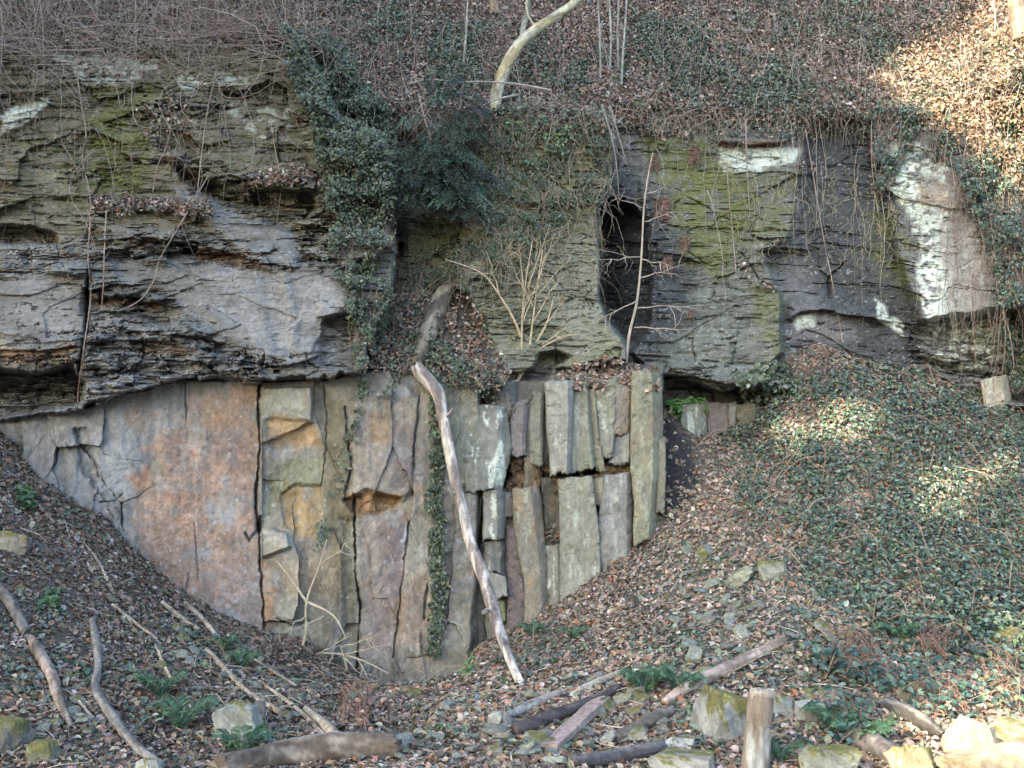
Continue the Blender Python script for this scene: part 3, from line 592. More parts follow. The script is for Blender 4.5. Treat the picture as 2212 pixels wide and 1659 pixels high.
# ------------------------------------------------------------------ jointed sandstone blocks
def block(label, L, R, y, th=.5, col=(.25, .245, .205), lichen=0., seed=0, tilt=None, rnd=.035, brown=0., streak=.45, green=.3, name='sandstone_column', group='jointed sandstone columns'):
    L = np.asarray(L, float) + A(-3.4, 0); R = np.asarray(R, float) + A(3.4, 0); L[0, 1] -= 2; R[0, 1] -= 2; L[-1, 1] += 4; R[-1, 1] += 4
    if 1095 < L[:, 0].mean() and R[:, 0].mean() < 1440: L[0, 1] -= 5; R[0, 1] -= 5; L[-1, 1] += 5; R[-1, 1] += 5; L[:, 0] -= 1; R[:, 0] += 1
    if 1172 < L[:, 0].mean() and R[:, 0].mean() < 1440: y -= .13
    hgt = max(L[-1, 1] - L[0, 1], R[-1, 1] - R[0, 1]); wid = max(np.linalg.norm(R[0] - L[0]), np.linalg.norm(R[-1] - L[-1]))
    m = max(10, int(hgt / 2)); n = max(8, int(wid / 1.8)); k = 5
    t = np.concatenate([np.full(k, 0.), np.linspace(0, 1, m), np.full(k, 1.)]); bt = np.concatenate([np.arange(k, 0, -1), np.zeros(m), np.arange(1, k + 1)]) / k
    s = np.concatenate([np.full(k, 0.), np.linspace(0, 1, n), np.full(k, 1.)]); bs = np.concatenate([np.arange(k, 0, -1), np.zeros(n), np.arange(1, k + 1)]) / k
    def side(P, tq):
        q = (P[:, 1] - P[0, 1]) / (P[-1, 1] - P[0, 1]); return np.stack([np.interp(tq, q, P[:, 0]), np.interp(tq, q, P[:, 1])], -1)
    l = side(L, t); r = side(R, t)
    rn = np.random.RandomState(seed + 500); o1, o2 = rn.rand(2) * 90
    l[:, 0] += 1.8 * fbm(t * hgt / 30 + o1, t * 0 + 3, 4, 5); r[:, 0] += 1.8 * fbm(t * hgt / 30 + o2, t * 0 + 9, 4, 6)
    P = l[:, None] * (1 - s[None, :, None]) + r[:, None] * s[None, :, None]
    u = P[..., 0]; v = P[..., 1].copy()
    v += 3 * fbm(s[None] * wid / 14 + o2, t[:, None] * 0 + 5, 3, 7) * (np.abs(t[:, None] - .5) * 2) ** 4 + 7 * (fbm(s[None] * wid / 9 + o1, t[:, None] * 0 + 2, 3, 29) + (rn.rand() - .5) * (s[None] - .5) * 2) * t[:, None] ** 8
    ex = np.minimum(s, 1 - s)[None] * wid; ey = np.minimum(t, 1 - t)[:, None] * hgt
    e = np.minimum(ex, ey + 0 * ex)
    d = y + rnd * np.exp(-e / 1.7) + .04 * fbm(u / 40 + o1, v / 90, 4, 8) + .014 * fbm(u / 9 + o2, v / 12, 4, 10) + .012 * sst(.42, .5, fbm(u / 26 + o2, v / 20 + o1, 4, 27))
    if tilt is None: tilt = (rn.uniform(-.14, .10), rn.uniform(-.08, .08))
    s0 = rn.uniform(.62, .86) + .05 * fbm(t[:, None] * 3 + o1, s[None] * 0, 3, 28); d = d + rn.choice([0, .35, .6]) * np.maximum(s[None] - s0, 0) * wid * .02
    d = d + tilt[0] * (s[None] - .5) + tilt[1] * (t[:, None] - .5)
    chip = sst(.25, .55, fbm(u / 22 + o2, v / 16 + o1, 3, 12)) * np.exp(-e / 6); d = d + .06 * chip
    d = d + th * np.maximum(bt[:, None], bs[None])
    co = W3(u, v, d)
    c = np.zeros(u.shape + (3,)) + A(*col) * .84
    f = sst(-.25, .4, fbm(u / 45 + o1 * 3, v / 80 + o2, 4, 14)); c = c * (1 - .45 * green * f[..., None]) + A(.185, .20, .125) * .45 * green * f[..., None] * 1.2
    if brown: f = sst(-.1, .3, fbm(u / 35 + o2, v / 60, 4, 15)) * brown; c = c * (1 - f[..., None]) + A(.245, .18, .115) * f[..., None]
    if lichen:
        st = np.exp(-((s[None] - streak) / .17) ** 2) * .5
        f = sst(.12, .42, fbm(u / 12 + o1, v / 40 + o2, 4, 16) + st * lichen - .2 + .25 * fbm(u / 4, v / 4, 2, 17)) * min(1, lichen)
        c = c * (1 - f[..., None]) + A(.50, .54, .47) * f[..., None]
    st = sst(.42, .6, fbm(u / 26 + o2, v / 40, 4, 18)) * .35; c = c * (1 - st[..., None]) + A(.12, .105, .09) * st[..., None]
    c *= (1 + .30 * fbm(u / 30 + o2, v / 44, 5, 19) + .10 * fbm(u / 7 + o1, v / 10, 4, 23) + .15 * fbm(u / 5 + o1, v / 60, 3, 24))[..., None]
    gr = sst(.42, .6, fbm(u / 5 + o2, v / 4, 3, 25)) * .3; c = c * (1 - gr[..., None]) + A(.38, .385, .34) * gr[..., None]
    ed = np.exp(-e / 2.0) * (.5 + .5 * fbm(u / 12, v / 12, 3, 26)); c = c * (1 - .35 * ed[..., None])
    loc = co.reshape(-1, 3).mean(0); loc[2] = co[..., 2].min()
    o = mesh(name, co, grid_quads(len(t), len(s))[:, ::-1], M_BLOCK, None, c.reshape(-1, 3), loc=loc)
    return tag(o, label, 'rock column', group)
BL = [
 ('broad sandstone column with a long white lichen streak beside the leaning dead trunk', [(1000, 872), (1003, 985), (1008, 1057)], [(1090, 880), (1104, 965), (1080, 1056)], -.05, dict(lichen=.95, col=(.215, .215, .19), tilt=(-.02, 0), rnd=.02, streak=.72)),
 ('short lichen-streaked sandstone block directly under the white streaked column', [(1046, 1060), (1046, 1110), (1046, 1166)], [(1087, 1062), (1089, 1110), (1087, 1160)], .0, dict(lichen=.9, col=(.22, .215, .205))),
 ('dark bulging sandstone block with scooped face low beside the trunk', [(1046, 1170), (1048, 1190), (1047, 1226)], [(1088, 1164), (1092, 1190), (1091, 1244)], .12, dict(col=(.16, .155, .15), lichen=.5, rnd=.12)),
 ('plain grey block below the dark scooped block by the trunk', [(1048, 1232), (1052, 1260), (1064, 1292)], [(1090, 1248), (1092, 1262), (1093, 1288)], .06, dict(col=(.22, .22, .19))),
 ('small green mossy block near the ground behind the trunk', [(1062, 1296), (1068, 1330), (1074, 1344)], [(1094, 1294), (1096, 1320), (1097, 1332)], .16, dict(col=(.14, .14, .07), green=.9)),
 ('purplish grey sandstone slab hanging beside the ivy tip, cut square below', [(1108, 878), (1106, 930), (1109, 978)], [(1140, 868), (1134, 930), (1134, 974)], .12, dict(col=(.20, .185, .19), green=.1)),
 ('wedge-topped block under the bare bush roots', [(1062, 822), (1070, 870), (1100, 905)], [(1118, 826), (1118, 850), (1116, 872)], .14, dict(col=(.17, .165, .16))),
 ('narrow brown strip of rock between purplish slab and greenish slab', [(1140, 868), (1136, 960), (1136, 1010)], [(1152, 852), (1146, 960), (1148, 1020)], .2, dict(col=(.14, .125, .10))),
 ('greenish grey slab in shadow left of the deep dark column gap', [(1152, 850), (1146, 920), (1146, 990)], [(1172, 856), (1170, 940), (1168, 1000)], .14, dict(col=(.205, .215, .185), green=.5)),
 ('small rough block below the greenish shadowed slab', [(1136, 992), (1138, 1020), (1134, 1050)], [(1168, 1002), (1166, 1025), (1160, 1045)], .22, dict(col=(.17, .145, .11), brown=.5)),
 ('dark rough strip of rock inside the deep column gap', [(1172, 858), (1168, 940), (1170, 1020)], [(1186, 862), (1188, 960), (1196, 1028)], .42, dict(col=(.075, .07, .068), green=.1)),
 ('widest pale grey column of the upper tier with rounded lower end', [(1179, 832), (1186, 935), (1193, 1022)], [(1238, 827), (1234, 950), (1230, 1010)], -.12, dict(col=(.27, .26, .235), lichen=.35, rnd=.08)),
 ('greenish column right of the widest pale column', [(1241, 830), (1237, 930), (1235, 1010)], [(1268, 831), (1272, 900), (1284, 1006)], .06, dict(col=(.225, .23, .185), green=.6, lichen=.25)),
 ('thin bent sliver of rock wedged between two upper columns', [(1272, 846), (1277, 930), (1292, 1012)], [(1281, 848), (1288, 930), (1304, 1008)], .10, dict(col=(.23, .22, .165), green=.4)),
 ('pale green lichened column behind the thin bent sliver', [(1286, 832), (1291, 920), (1304, 982)], [(1328, 821), (1325, 900), (1319, 980)], .08, dict(col=(.225, .23, .19), green=.5, lichen=.4)),
 ('brownish square-ended block below the root tuft at the cap edge', [(1331, 828), (1328, 880), (1325, 934)], [(1366, 846), (1365, 890), (1363, 930)], .07, dict(col=(.24, .215, .185), brown=.2, green=.1)),
 ('bluish grey lichened block beneath the brownish square-ended block', [(1324, 946), (1321, 970), (1318, 996)], [(1363, 942), (1362, 970), (1360, 992)], .14, dict(col=(.23, .235, .225), lichen=.4)),
 ('tallest olive column at the right end with white lichen cap', [(1369, 806), (1366, 940), (1367, 1010), (1373, 1080), (1372, 1172)], [(1424, 814), (1428, 900), (1430, 980), (1424, 1060), (1414, 1150)], -.1, dict(col=(.235, .22, .155), green=.6, lichen=.22, brown=.35)),
 ('thin flake of sandstone against the right end column', [(1425, 960), (1424, 1010), (1419, 1100)], [(1433, 950), (1435, 1010), (1432, 1098)], .0, dict(col=(.22, .205, .165))),
 ('large lower slab below the ochre band with speckled white foot', [(1209, 1040), (1212, 1100), (1214, 1180), (1213, 1302)], [(1276, 1034), (1281, 1075), (1290, 1145), (1294, 1232)], -.05, dict(col=(.24, .235, .19), lichen=.4, green=.4)),
 ('smooth bluish grey lower slab left of the black gap', [(1310, 1032), (1302, 1085), (1296, 1130), (1298, 1230)], [(1360, 1027), (1363, 1090), (1362, 1150), (1360, 1200)], .0, dict(col=(.225, .225, .215), lichen=.3, green=.15)),
 ('small yellowish block set between the two lower slabs', [(1281, 1040), (1282, 1062), (1286, 1086)], [(1308, 1036), (1307, 1060), (1304, 1080)], .05, dict(col=(.24, .225, .165))),
 ('thin pale splinter standing by the black gap', [(1365, 1012), (1366, 1050), (1364, 1074)], [(1372, 1010), (1372, 1050), (1371, 1078)], .1, dict(col=(.27, .27, .24))),
 ('tall brown and grey leaning slab in the lower tier', [(1111, 1064), (1114, 1128), (1122, 1190), (1136, 1251), (1138, 1362)], [(1160, 1054), (1171, 1145), (1181, 1240), (1187, 1322)], -.02, dict(col=(.22, .20, .165), brown=.6, lichen=.3)),
 ('dark purple slab low between the trunk and the brown leaning slab', [(1098, 1140), (1098, 1240), (1098, 1368)], [(1114, 1140), (1126, 1220), (1137, 1362)], .15, dict(col=(.14, .115, .115), green=.2)),
 ('small dark block over the square hole beside the lichened block', [(1089, 1066), (1091, 1090), (1092, 1118)], [(1110, 1066), (1112, 1090), (1113, 1112)], .15, dict(col=(.16, .15, .15))),
 ('dark rough block in shade left of the large lower slab', [(1170, 1038), (1174, 1090), (1182, 1140)], [(1206, 1036), (1208, 1090), (1208, 1138)], .25, dict(col=(.125, .115, .095), brown=.4, rnd=.12)),
 ('narrow lichened slab below the earth pocket', [(1180, 1188), (1184, 1240), (1188, 1318)], [(1210, 1182), (1211, 1240), (1211, 1302)], .12, dict(col=(.20, .20, .17), lichen=.8)),
 ('lichened leaf-shaped block left of three small columns below the overhang', [(1478, 876), (1474, 905), (1480, 950)], [(1526, 868), (1528, 900), (1530, 960)], .95, dict(col=(.20, .205, .165), lichen=.6)),
 ('middle reddish column of the small group below the overhang', [(1532, 870), (1532, 905), (1534, 950)], [(1569, 872), (1570, 905), (1571, 950)], 1.0, dict(col=(.20, .165, .155), lichen=.2)),
 ('thin pale column of the small group below the overhang', [(1575, 872), (1574, 895), (1575, 924)], [(1588, 870), (1587, 895), (1585, 920)], 1.02, dict(col=(.25, .235, .2))),
 ('olive column half buried at the edge of the ground ivy', [(1592, 874), (1592, 900), (1594, 950)], [(1644, 868), (1650, 900), (1656, 950)], 1.05, dict(col=(.19, .18, .13), green=.5)),
 ('pale orange and white block at the far right above the ivy mound', [(2120, 822), (2126, 860), (2136, 905)], [(2172, 812), (2182, 850), (2184, 930)], .75, dict(col=(.38, .33, .25), lichen=.5, brown=.3)),
]
for i, (lb, L, R, y, kw) in enumerate(BL):
    block(lb, L, R, y, seed=i * 13, **kw)

# ------------------------------------------------------------------ loose rocks
def ico(n):
    me = bpy.data.meshes.new('t'); import bmesh
    bm = bmesh.new(); bmesh.ops.create_icosphere(bm, subdivisions=n, radius=1); bm.to_mesh(me); bm.free()
    co = np.array([v.co[:] for v in me.vertices]); f = np.array([p.vertices[:] for p in me.polygons]); bpy.data.meshes.remove(me)
    return co, f
ICO = {n: ico(n) for n in (3, 5)}
def rock_geo(seed, size, n=5, planes=20, squash=(1, 1, 1), rough=.055, col=(.2, .2, .17), moss=0., boxy=.5):
    rn = np.random.RandomState(seed); d, f = ICO[n]
    nn = rn.randn(planes, 3); nn /= np.linalg.norm(nn, axis=1, keepdims=True)
    dd = .68 + .3 * rn.rand(planes)
    if boxy:
        ax = np.concatenate([np.eye(3), -np.eye(3)]) + .18 * rn.randn(6, 3); ax /= np.linalg.norm(ax, axis=1, keepdims=True)
        nn = np.concatenate([nn, ax]); dd = np.concatenate([dd, np.full(6, .62 + .1 * (1 - boxy))])
    c = d @ nn.T; r = np.where(c > .05, dd / np.maximum(c, .05), 9).min(1)
    pn = d * 2.3 + rn.rand(3) * 50
    nz = fbm(pn[:, 0] + pn[:, 2] * .7, pn[:, 1] - pn[:, 2] * .6, 5, 33)
    nf = fbm(pn[:, 0] * 4 + pn[:, 2] * 3, pn[:, 1] * 4 - pn[:, 2] * 2.6, 3, 35)
    r = r * (1 + rough * nz * 2 + rough * .6 * nf)
    co = d * r[:, None] * np.asarray(squash) * size
    cc = np.zeros_like(co) + A(*col); cc *= (1 + .4 * nz + .3 * nf)[:, None]
    if moss:
        up = d[:, 2] + .9 * nz + .6 * nf; a = sst(.9 - moss, 1.15 - moss, up)[:, None]; cc = cc * (1 - a) + A(.105, .098, .032) * (1 + .5 * nf[:, None]) * a
    sp = sst(.35, .6, nf)[:, None] * .3; cc = cc * (1 - sp) + A(.42, .42, .38) * sp
    return co, f, cc
def euler(co, rx, ry, rz):
    for a, (i, j) in ((rx, (1, 2)), (ry, (2, 0)), (rz, (0, 1))):
        c, s = math.cos(a), math.sin(a); q = co.copy(); q[:, i] = c * co[:, i] - s * co[:, j]; q[:, j] = s * co[:, i] + c * co[:, j]; co = q
    return co
def boulder(label, U0, V0, U1, V1, seed, squash=(1, .8, 1), rot=(0, 0, 0), name='boulder', sink=.12, dy=0, **k):
    """spans U0..U1, V0..V1 in the picture; stands on the ground at its lower edge"""
    b = hit((U0 + U1) / 2, V1 - (V1 - V0) * sink); y = b[1] + dy
    w = (U1 - U0) * mpp(y); h = (V1 - V0) * mpp(y)
    co, f, cc = rock_geo(seed, 1, squash=squash, **k); co = euler(co, *rot)
    ext = co.max(0) - co.min(0); mid = (co.max(0) + co.min(0)) / 2; co = co - mid
    co[:, 0] *= w / ext[0]; co[:, 2] *= h / ext[2]; co[:, 1] *= (w + h) * .45 / ext[1]
    cen = W3((U0 + U1) / 2, (V0 + V1) / 2, y + .2 * w); co[:, 2] = np.where(co[:, 2] < 0, co[:, 2] * 1.25, co[:, 2]); co = co + cen
    loc = A(cen[0], cen[1], co[:, 2].min())
    return tag(mesh(name, co, f, M_STONE, None, cc, loc=loc), label, 'boulder' if name == 'boulder' else 'stone')
boulder('large mossy boulder leaning behind the sawn post stump', 1500, 1484, 1622, 1612, 3, moss=.6, rot=(.2, .1, .3), col=(.21, .21, .2))
boulder('grey cube-like stone lying right of the sawn post', 1714, 1514, 1772, 1568, 5, moss=0, col=(.27, .27, .23))
boulder('greenish stone wedged against the right side of the sawn post', 1660, 1500, 1712, 1572, 6, moss=.2, col=(.2, .2, .17), dy=.2)
boulder('broad flat-topped stone with moss on its left at the bottom edge', 1400, 1622, 1550, 1690, 8, moss=.3, col=(.24, .22, .19))
boulder('sunlit ochre mossy boulder at the bottom edge', 1920, 1612, 2018, 1700, 9, moss=.25, col=(.27, .205, .125))
boulder('tall angular sunlit cream boulder at the back of the sunlit heap', 2040, 1546, 2150, 1660, 12, rot=(.1, .5, .2), col=(.31, .245, .165), planes=18, rough=.02)
boulder('biggest sunlit cream boulder at the front of the heap', 2030, 1606, 2290, 1720, 17, rot=(0, -.2, .4), col=(.33, .255, .165), moss=.0, dy=-.25, planes=18, rough=.02)
boulder('shadowed ochre rock behind the sunlit heap', 2118, 1552, 2260, 1640, 19, col=(.32, .24, .15), moss=.12, rot=(.3, 0, 0), dy=.25)
boulder('rounded mossy boulder among ferns on the left slope', 468, 1516, 566, 1600, 21, moss=.25, col=(.19, .195, .17), boxy=.1)
boulder('square-edged block jutting from the left slope edge', -30, 1146, 66, 1202, 23, moss=.3, col=(.19, .165, .13), rot=(.1, .35, .3))
boulder('dark mossy boulder at the lower left corner', -60, 1552, 62, 1638, 25, moss=.6, col=(.12, .11, .09), boxy=.1)
boulder('low mossy stone beside the lower left boulder', 62, 1600, 132, 1654, 26, moss=.9, col=(.12, .12, .09), boxy=.1)
boulder('pale square stone at the bottom left edge', 294, 1640, 350, 1690, 27, moss=.1, col=(.26, .26, .21))
boulder('mossy rock right of the post half hidden by leaves', 1730, 1486, 1830, 1560, 29, moss=.5, col=(.19, .18, .16), dy=.4)
boulder('rounded brown rock below the bramble patch', 1930, 1472, 2004, 1524, 31, moss=.35, col=(.13, .105, .08), boxy=.1)
boulder('mossy slab sloping out of the ivy at the right edge', 2128, 1354, 2212, 1404, 33, moss=.5, col=(.15, .14, .10), rot=(0, -.5, 0), squash=(1, .7, .5))
boulder('mossy rock in the middle of the leaf slope', 1636, 1210, 1700, 1262, 35, moss=.5, col=(.19, .19, .15))
boulder('pale green slab beside the mossy rock on the leaf slope', 1574, 1222, 1626, 1270, 37, moss=.1, col=(.24, .25, .19), rot=(0, -.6, 0), squash=(1, .7, .5))
boulder('ferny mossy rock at the bottom right of the post', 1724, 1610, 1850, 1690, 39, moss=.6, col=(.20, .20, .16))
boulder('angular grey block on the flat floor right of the leaning trunk foot', 1052, 1538, 1092, 1580, 41, col=(.24, .24, .20))
boulder('dark wedge of slate beside the angular grey block', 1086, 1540, 1112, 1576, 43, col=(.12, .125, .13))
boulder('mossy hummock stone at the foot of the wall', 878, 1488, 912, 1512, 45, moss=.9, col=(.12, .12, .09), boxy=.1)
boulder('grey slab leaning on the floor right of the plank', 1296, 1576, 1332, 1616, 47, col=(.21, .22, .20), rot=(0, -.6, 0), squash=(1, .6, .45))
boulder('flat grey slab under the end of the plank', 1170, 1632, 1226, 1660, 49, col=(.22, .23, .20), squash=(1, 1, .4))
boulder('two-toned pale rock at the lower floor left of the mossy slab', 1436, 1590, 1500, 1624, 51, col=(.36, .37, .36), moss=.25)
boulder('upright dark stone beside the mossy boulder on the left slope', 548, 1512, 576, 1566, 53, col=(.15, .13, .125), squash=(.5, .5, 1))
boulder('hollow-edged stone half way up the left slope', 366, 1346, 396, 1372, 55, col=(.17, .17, .13), moss=.3)
# loose shale pieces
SH = []
for k in range(6):
    co, f, cc = rock_geo(200 + k, 1, n=3, squash=(1, .75, .28 + .08 * (k % 3)), rough=.05, boxy=.3, moss=(.5 if k % 3 == 2 else 0), col=[(.13, .14, .13), (.16, .165, .13), (.11, .115, .12), (.17, .175, .135), (.13, .125, .105), (.19, .19, .165)][k])
    SH.append(mesh('shale_fragment', co * .5, f, M_STONE, None, cc)); 
rng = np.random.RandomState(5)
zones = [([(1100, 1490), (1350, 1430), (1560, 1420), (1500, 1560), (1300, 1640), (1050, 1640)], 85, 1.1), ([(1480, 1190), (1640, 1180), (1640, 1420), (1450, 1400), (1430, 1300)], 80, .95), ([(380, 1360), (620, 1460), (700, 1600), (400, 1600), (300, 1440)], 60, .8),
         ([(840, 1510), (1080, 1500), (1080, 1650), (860, 1650)], 30, .8), ([(0, 1250), (260, 1300), (300, 1600), (0, 1600)], 30, .9), ([(1680, 1260), (2100, 1430), (2100, 1520), (1700, 1420)], 15, 1.1)]
i = 0
for pl, cnt, sc in zones:
    P = np.array(pl, float); k = 0
    while k < cnt:
        u = P[:, 0].min() + rng.rand() * np.ptp(P[:, 0]); v = P[:, 1].min() + rng.rand() * np.ptp(P[:, 1])
        if sdf(pl, np.array([u]), np.array([v]))[0] > 0: continue
        o = SH[i] if i < 6 else SH[rng.randint(6)].copy()
        if i >= 6: COL.objects.link(o)
        p = hit(u, v); s = sc * (.10 + .22 * rng.rand() ** 2.5); nr = gnorm(p[0:1], p[1:2])[0]
        q = Vector(nr + .35 * rng.randn(3)).to_track_quat('Z', 'Y').to_euler(); o.rotation_euler = q; o.rotation_euler.rotate_axis('Z', rng.rand() * 6.28)
        o.scale = (s, s, s); o.location = (p[0], p[1], p[2] + .035 + .06 * s)
        tag(o, 'small loose shale fragment lying among dead leaves', 'stone', 'loose shale fragments'); i += 1; k += 1

# ------------------------------------------------------------------ dead wood
def limb(name, pts, label=None, cat=None, col=(.2, .16, .12), col2=None, mat=None, rough=.16, sides=20, step_=.025, seed=0, parent=None, stubs=(), subname='branch'):
    """pts: list of (x,y,z,r)"""
    L = resample(np.asarray(pts, float), step_); v, q, li = tube_geo([L], sides, rough, seed)
    def bark(li, seed):
        al, ca, sa = li[:, 0], np.cos(li[:, 1]), np.sin(li[:, 1])
        f = fbm(al * 2.6 + ca * .9 + seed, sa * .9 + al * .7 + seed * .7, 5, seed + 1)
        st = fbm(al * 3.5 + seed, ca * 3.1 + sa * 2.3 + 20, 4, seed + 2) + .6 * fbm(al * 24, ca * 4 + sa * 3 + 9, 3, seed + 4)
        c = np.zeros((len(li), 3)) + A(*col)
        if col2: a = sst(-.10, .16, f)[:, None]; c = c * (1 - a) + A(*col2) * a
        dk = sst(.22, .42, fbm(al * 5 + ca + seed * 2, sa * 1.2 + al, 4, seed + 6))[:, None] * .65; c = c * (1 - dk) + A(*col) * .35 * dk
        return c * (1 + .45 * st)[:, None].clip(.35, 1.7)
    c = bark(li, seed)
    loc = np.asarray(pts[0][:3], float)
    if label and stubs:
        root = thing(name, loc, label, cat); mesh('trunk' if 'tree' in name or 'trunk' in name or 'sapling' in name else 'log', v, q, mat or M_WOOD, root, c, True, loc)
        for sb in stubs:
            l2 = resample(np.asarray(sb, float), step_ * .6); v, q, li2 = tube_geo([l2], max(5, sides // 3), rough, seed + 5); cc = bark(li2, seed + 1); mesh(subname, v, q, mat or M_WOOD, root, cc, True, loc)
        return root
    o = mesh(name, v, q, mat or M_WOOD, parent, c, True, loc)
    return tag(o, label, cat) if label else o
def px3(u, v, y, r): p = W3(u, v, y); return (p[0], p[1], p[2], r)
def g3(u, v, r, dz=.0): p = on(u, v, dz); return (p[0], p[1], p[2] + r * .6, r)
# the leaning dead trunk and its ivy-clad upper part
yy = lambda v: np.interp(v, [790, 840, 1000, 1200, 1485], [-.12, -.3, -.45, -.75, hit(1132, 1486)[1]])
TR = [(900, 792, .10), (912, 812, .13), (932, 832, .125), (948, 856, .115), (957, 900, .10), (966, 950, .10), (984, 1040, .095), (1000, 1108, .09), (1018, 1175, .095), (1046, 1250, .10), (1064, 1310, .09), (1084, 1380, .08), (1108, 1440, .068), (1132, 1490, .055)]
stub = [px3(1064, 1322, yy(1322) - .02, .03), px3(1052, 1318, yy(1320) - .1, .028), px3(1042, 1324, yy(1320) - .16, .025)]
limb('dead_tree', [px3(u, v, float(yy(v)), r) for u, v, r in [(a, b, c * .82) for a, b, c in TR]], 'long pale barkless dead trunk leaning against the rock wall', 'dead tree', (.19, .155, .14), (.44, .395, .35), rough=.26, sides=24, step_=.03, seed=3, stubs=[stub, [px3(990, 1072, yy(1072), .03), px3(976, 1062, yy(1072) - .06, .024), px3(970, 1052, yy(1072) - .08, .016)], [px3(958, 905, yy(905), .035), px3(972, 893, yy(905) - .08, .026), px3(978, 884, yy(905) - .1, .016)]])
limb('broken_stump', [px3(900, 800, .05, .10), px3(918, 745, .25, .12), px3(932, 700, .5, .14), px3(948, 660, .68, .15), px3(962, 628, .75, .11), px3(985, 590, .8, .04)], 'broken decayed stump clad in ivy above the top of the leaning trunk', 'stump', (.10, .085, .07), (.24, .21, .16), rough=.3, seed=9)
limb('curved_tree', [px3(1070, 242, .7, .085), px3(1073, 200, .75, .10), px3(1090, 150, .8, .098), px3(1120, 98, .9, .09), px3(1160, 62, 1.0, .085), px3(1205, 32, 1.1, .075), px3(1250, -2, 1.2, .07), px3(1300, -60, 1.3, .06), px3(1360, -140, 1.4, .05)],
     'thick smooth yellowish tree trunk curving out from the cliff rim', 'tree', (.34, .28, .16), (.40, .37, .27), rough=.05, sides=24, seed=12, mat=M_BARK,
     stubs=[[px3(1160, 62, 1.0, .02), px3(1140, 30, 1.1, .015), px3(1138, -20, 1.2, .01)]])
def tree_line(pts, y0, y1, r0, r1, k=2.):
    n = len(pts); return [px3(u, v, y0 + (y1 - y0) * i / (n - 1), r0 + (r1 - r0) * i / (n - 1)) for i, (u, v) in enumerate(pts)]
def hd(u, v): return float(dep(u, v)) - .03
limb('slim_tree', tree_line([(1126, 92), (1130, 60), (1138, 30), (1140, 0), (1143, -60)], hd(1126, 92), hd(1126, 92) - .3, .05, .04), 'slim pale spotted trunk on the slope behind the curved tree', 'tree', (.27, .26, .2), (.38, .38, .3), rough=.1, mat=M_BARK, seed=14)
limb('slope_tree', tree_line([(1070, 32), (1066, 10), (1064, -40)], hd(1070, 30), hd(1070, 30), .09, .08), 'short length of brown trunk at the top edge of the slope', 'tree', (.17, .12, .08), (.24, .18, .12), rough=.1, mat=M_BARK, seed=15)
limb('sunlit_tree', tree_line([(2206, 84), (2200, 40), (2194, 0), (2186, -70)], hd(2206, 84) - .1, hd(2206, 84) - .2, .15, .13), 'thick sunlit pale trunk in the top corner of the slope', 'tree', (.22, .17, .12), (.30, .24, .17), rough=.08, mat=M_BARK, seed=16)
for i, (pts, lb) in enumerate((([(1297, 172), (1296, 90), (1292, 0), (1290, -60)], 'leftmost of the thin grey saplings standing at the rim'), ([(1316, 160), (1320, 80), (1316, 0), (1314, -60)], 'second thin grey sapling at the rim from its left'),
                               ([(1336, 160), (1334, 80), (1336, 0), (1338, -60)], 'third thin grey sapling at the rim from its left'), ([(1342, 190), (1346, 110), (1352, 30), (1356, -60)], 'rightmost of the thin grey saplings standing at the rim'),
                               ([(1000, 150), (1006, 80), (1010, 0), (1012, -50)], 'lone thin grey sapling on the ivy slope left of the curved tree'), ([(2148, 75), (2150, 30), (2140, -30)], 'thin sapling beside the sunlit trunk in the corner'))):
    y = hd(*pts[0]) - .05; limb('sapling', tree_line(pts, y, y - .15, .022, .014), lb, 'sapling', (.26, .25, .22), (.36, .36, .32), rough=.08, sides=8, seed=20 + i, mat=M_BARK)
def twig(p, u2, v2, y2, r, rng, n=6, sag=.0, wob=6):
    u1, v1, y1 = p; t = np.linspace(0, 1, n)
    w = wob * np.sin(t * np.pi)
    return np.array([px3(u1 + (u2 - u1) * a + w[i] * rng.randn() * .4, v1 + (v2 - v1) * a + sag * math.sin(a * math.pi) + w[i] * rng.randn() * .4, y1 + (y2 - y1) * a, r * (1 - .75 * a)) for i, a in enumerate(t)])
def woody(name, label, cat, trunk, r0, branches, col, y0, y1, group=None, seed=0, sub='branch'):
    """a small bare plant: main stems and branches, each branch set one mesh part"""
    rg = np.random.RandomState(seed); root = thing(name, W3(trunk[0][0][0], trunk[0][0][1], y0), label, cat, group)
    def colf(v): return A(*col) * (1 + .25 * fbm(v[:, 0] * 9, v[:, 2] * 9, 3, seed))[:, None]
    for st in trunk:
        n = len(st); ln = resample(np.array([px3(u, v, y0 + (y1 - y0) * i / (n - 1), r0 * (1 - .7 * i / (n - 1))) for i, (u, v) in enumerate(st)]), .08)
        v, q, _ = tube_geo([ln], 7, .08, seed); mesh('stem', v, q, M_STEM, root, colf(v), True, root.location)
    for b in branches:
        ls = [twig((b[0], b[1], b[4]), b[2], b[3], b[5], r0 * .42, rg, 7, 0, 5)]
        P = ls[0]
        for k in range(4):
            i = rg.randint(2, 6); uu, vv_ = PX(P[i:i + 1, :3]); d = (b[2] - b[0], b[3] - b[1]); a = rg.randn() * .5 + rg.choice([-.7, .7])
            ll = rg.uniform(.25, .5); ls.append(twig((uu[0], vv_[0], P[i, 1]), uu[0] + ll * (d[0] * math.cos(a) - d[1] * math.sin(a)), vv_[0] + ll * (d[0] * math.sin(a) + d[1] * math.cos(a)), P[i, 1] - .1, r0 * .22, rg, 5))
        v, q, _ = tube_geo(ls, 5, 0); mesh(sub, v, q, M_STEM, root, colf(v), True, root.location)
    return root
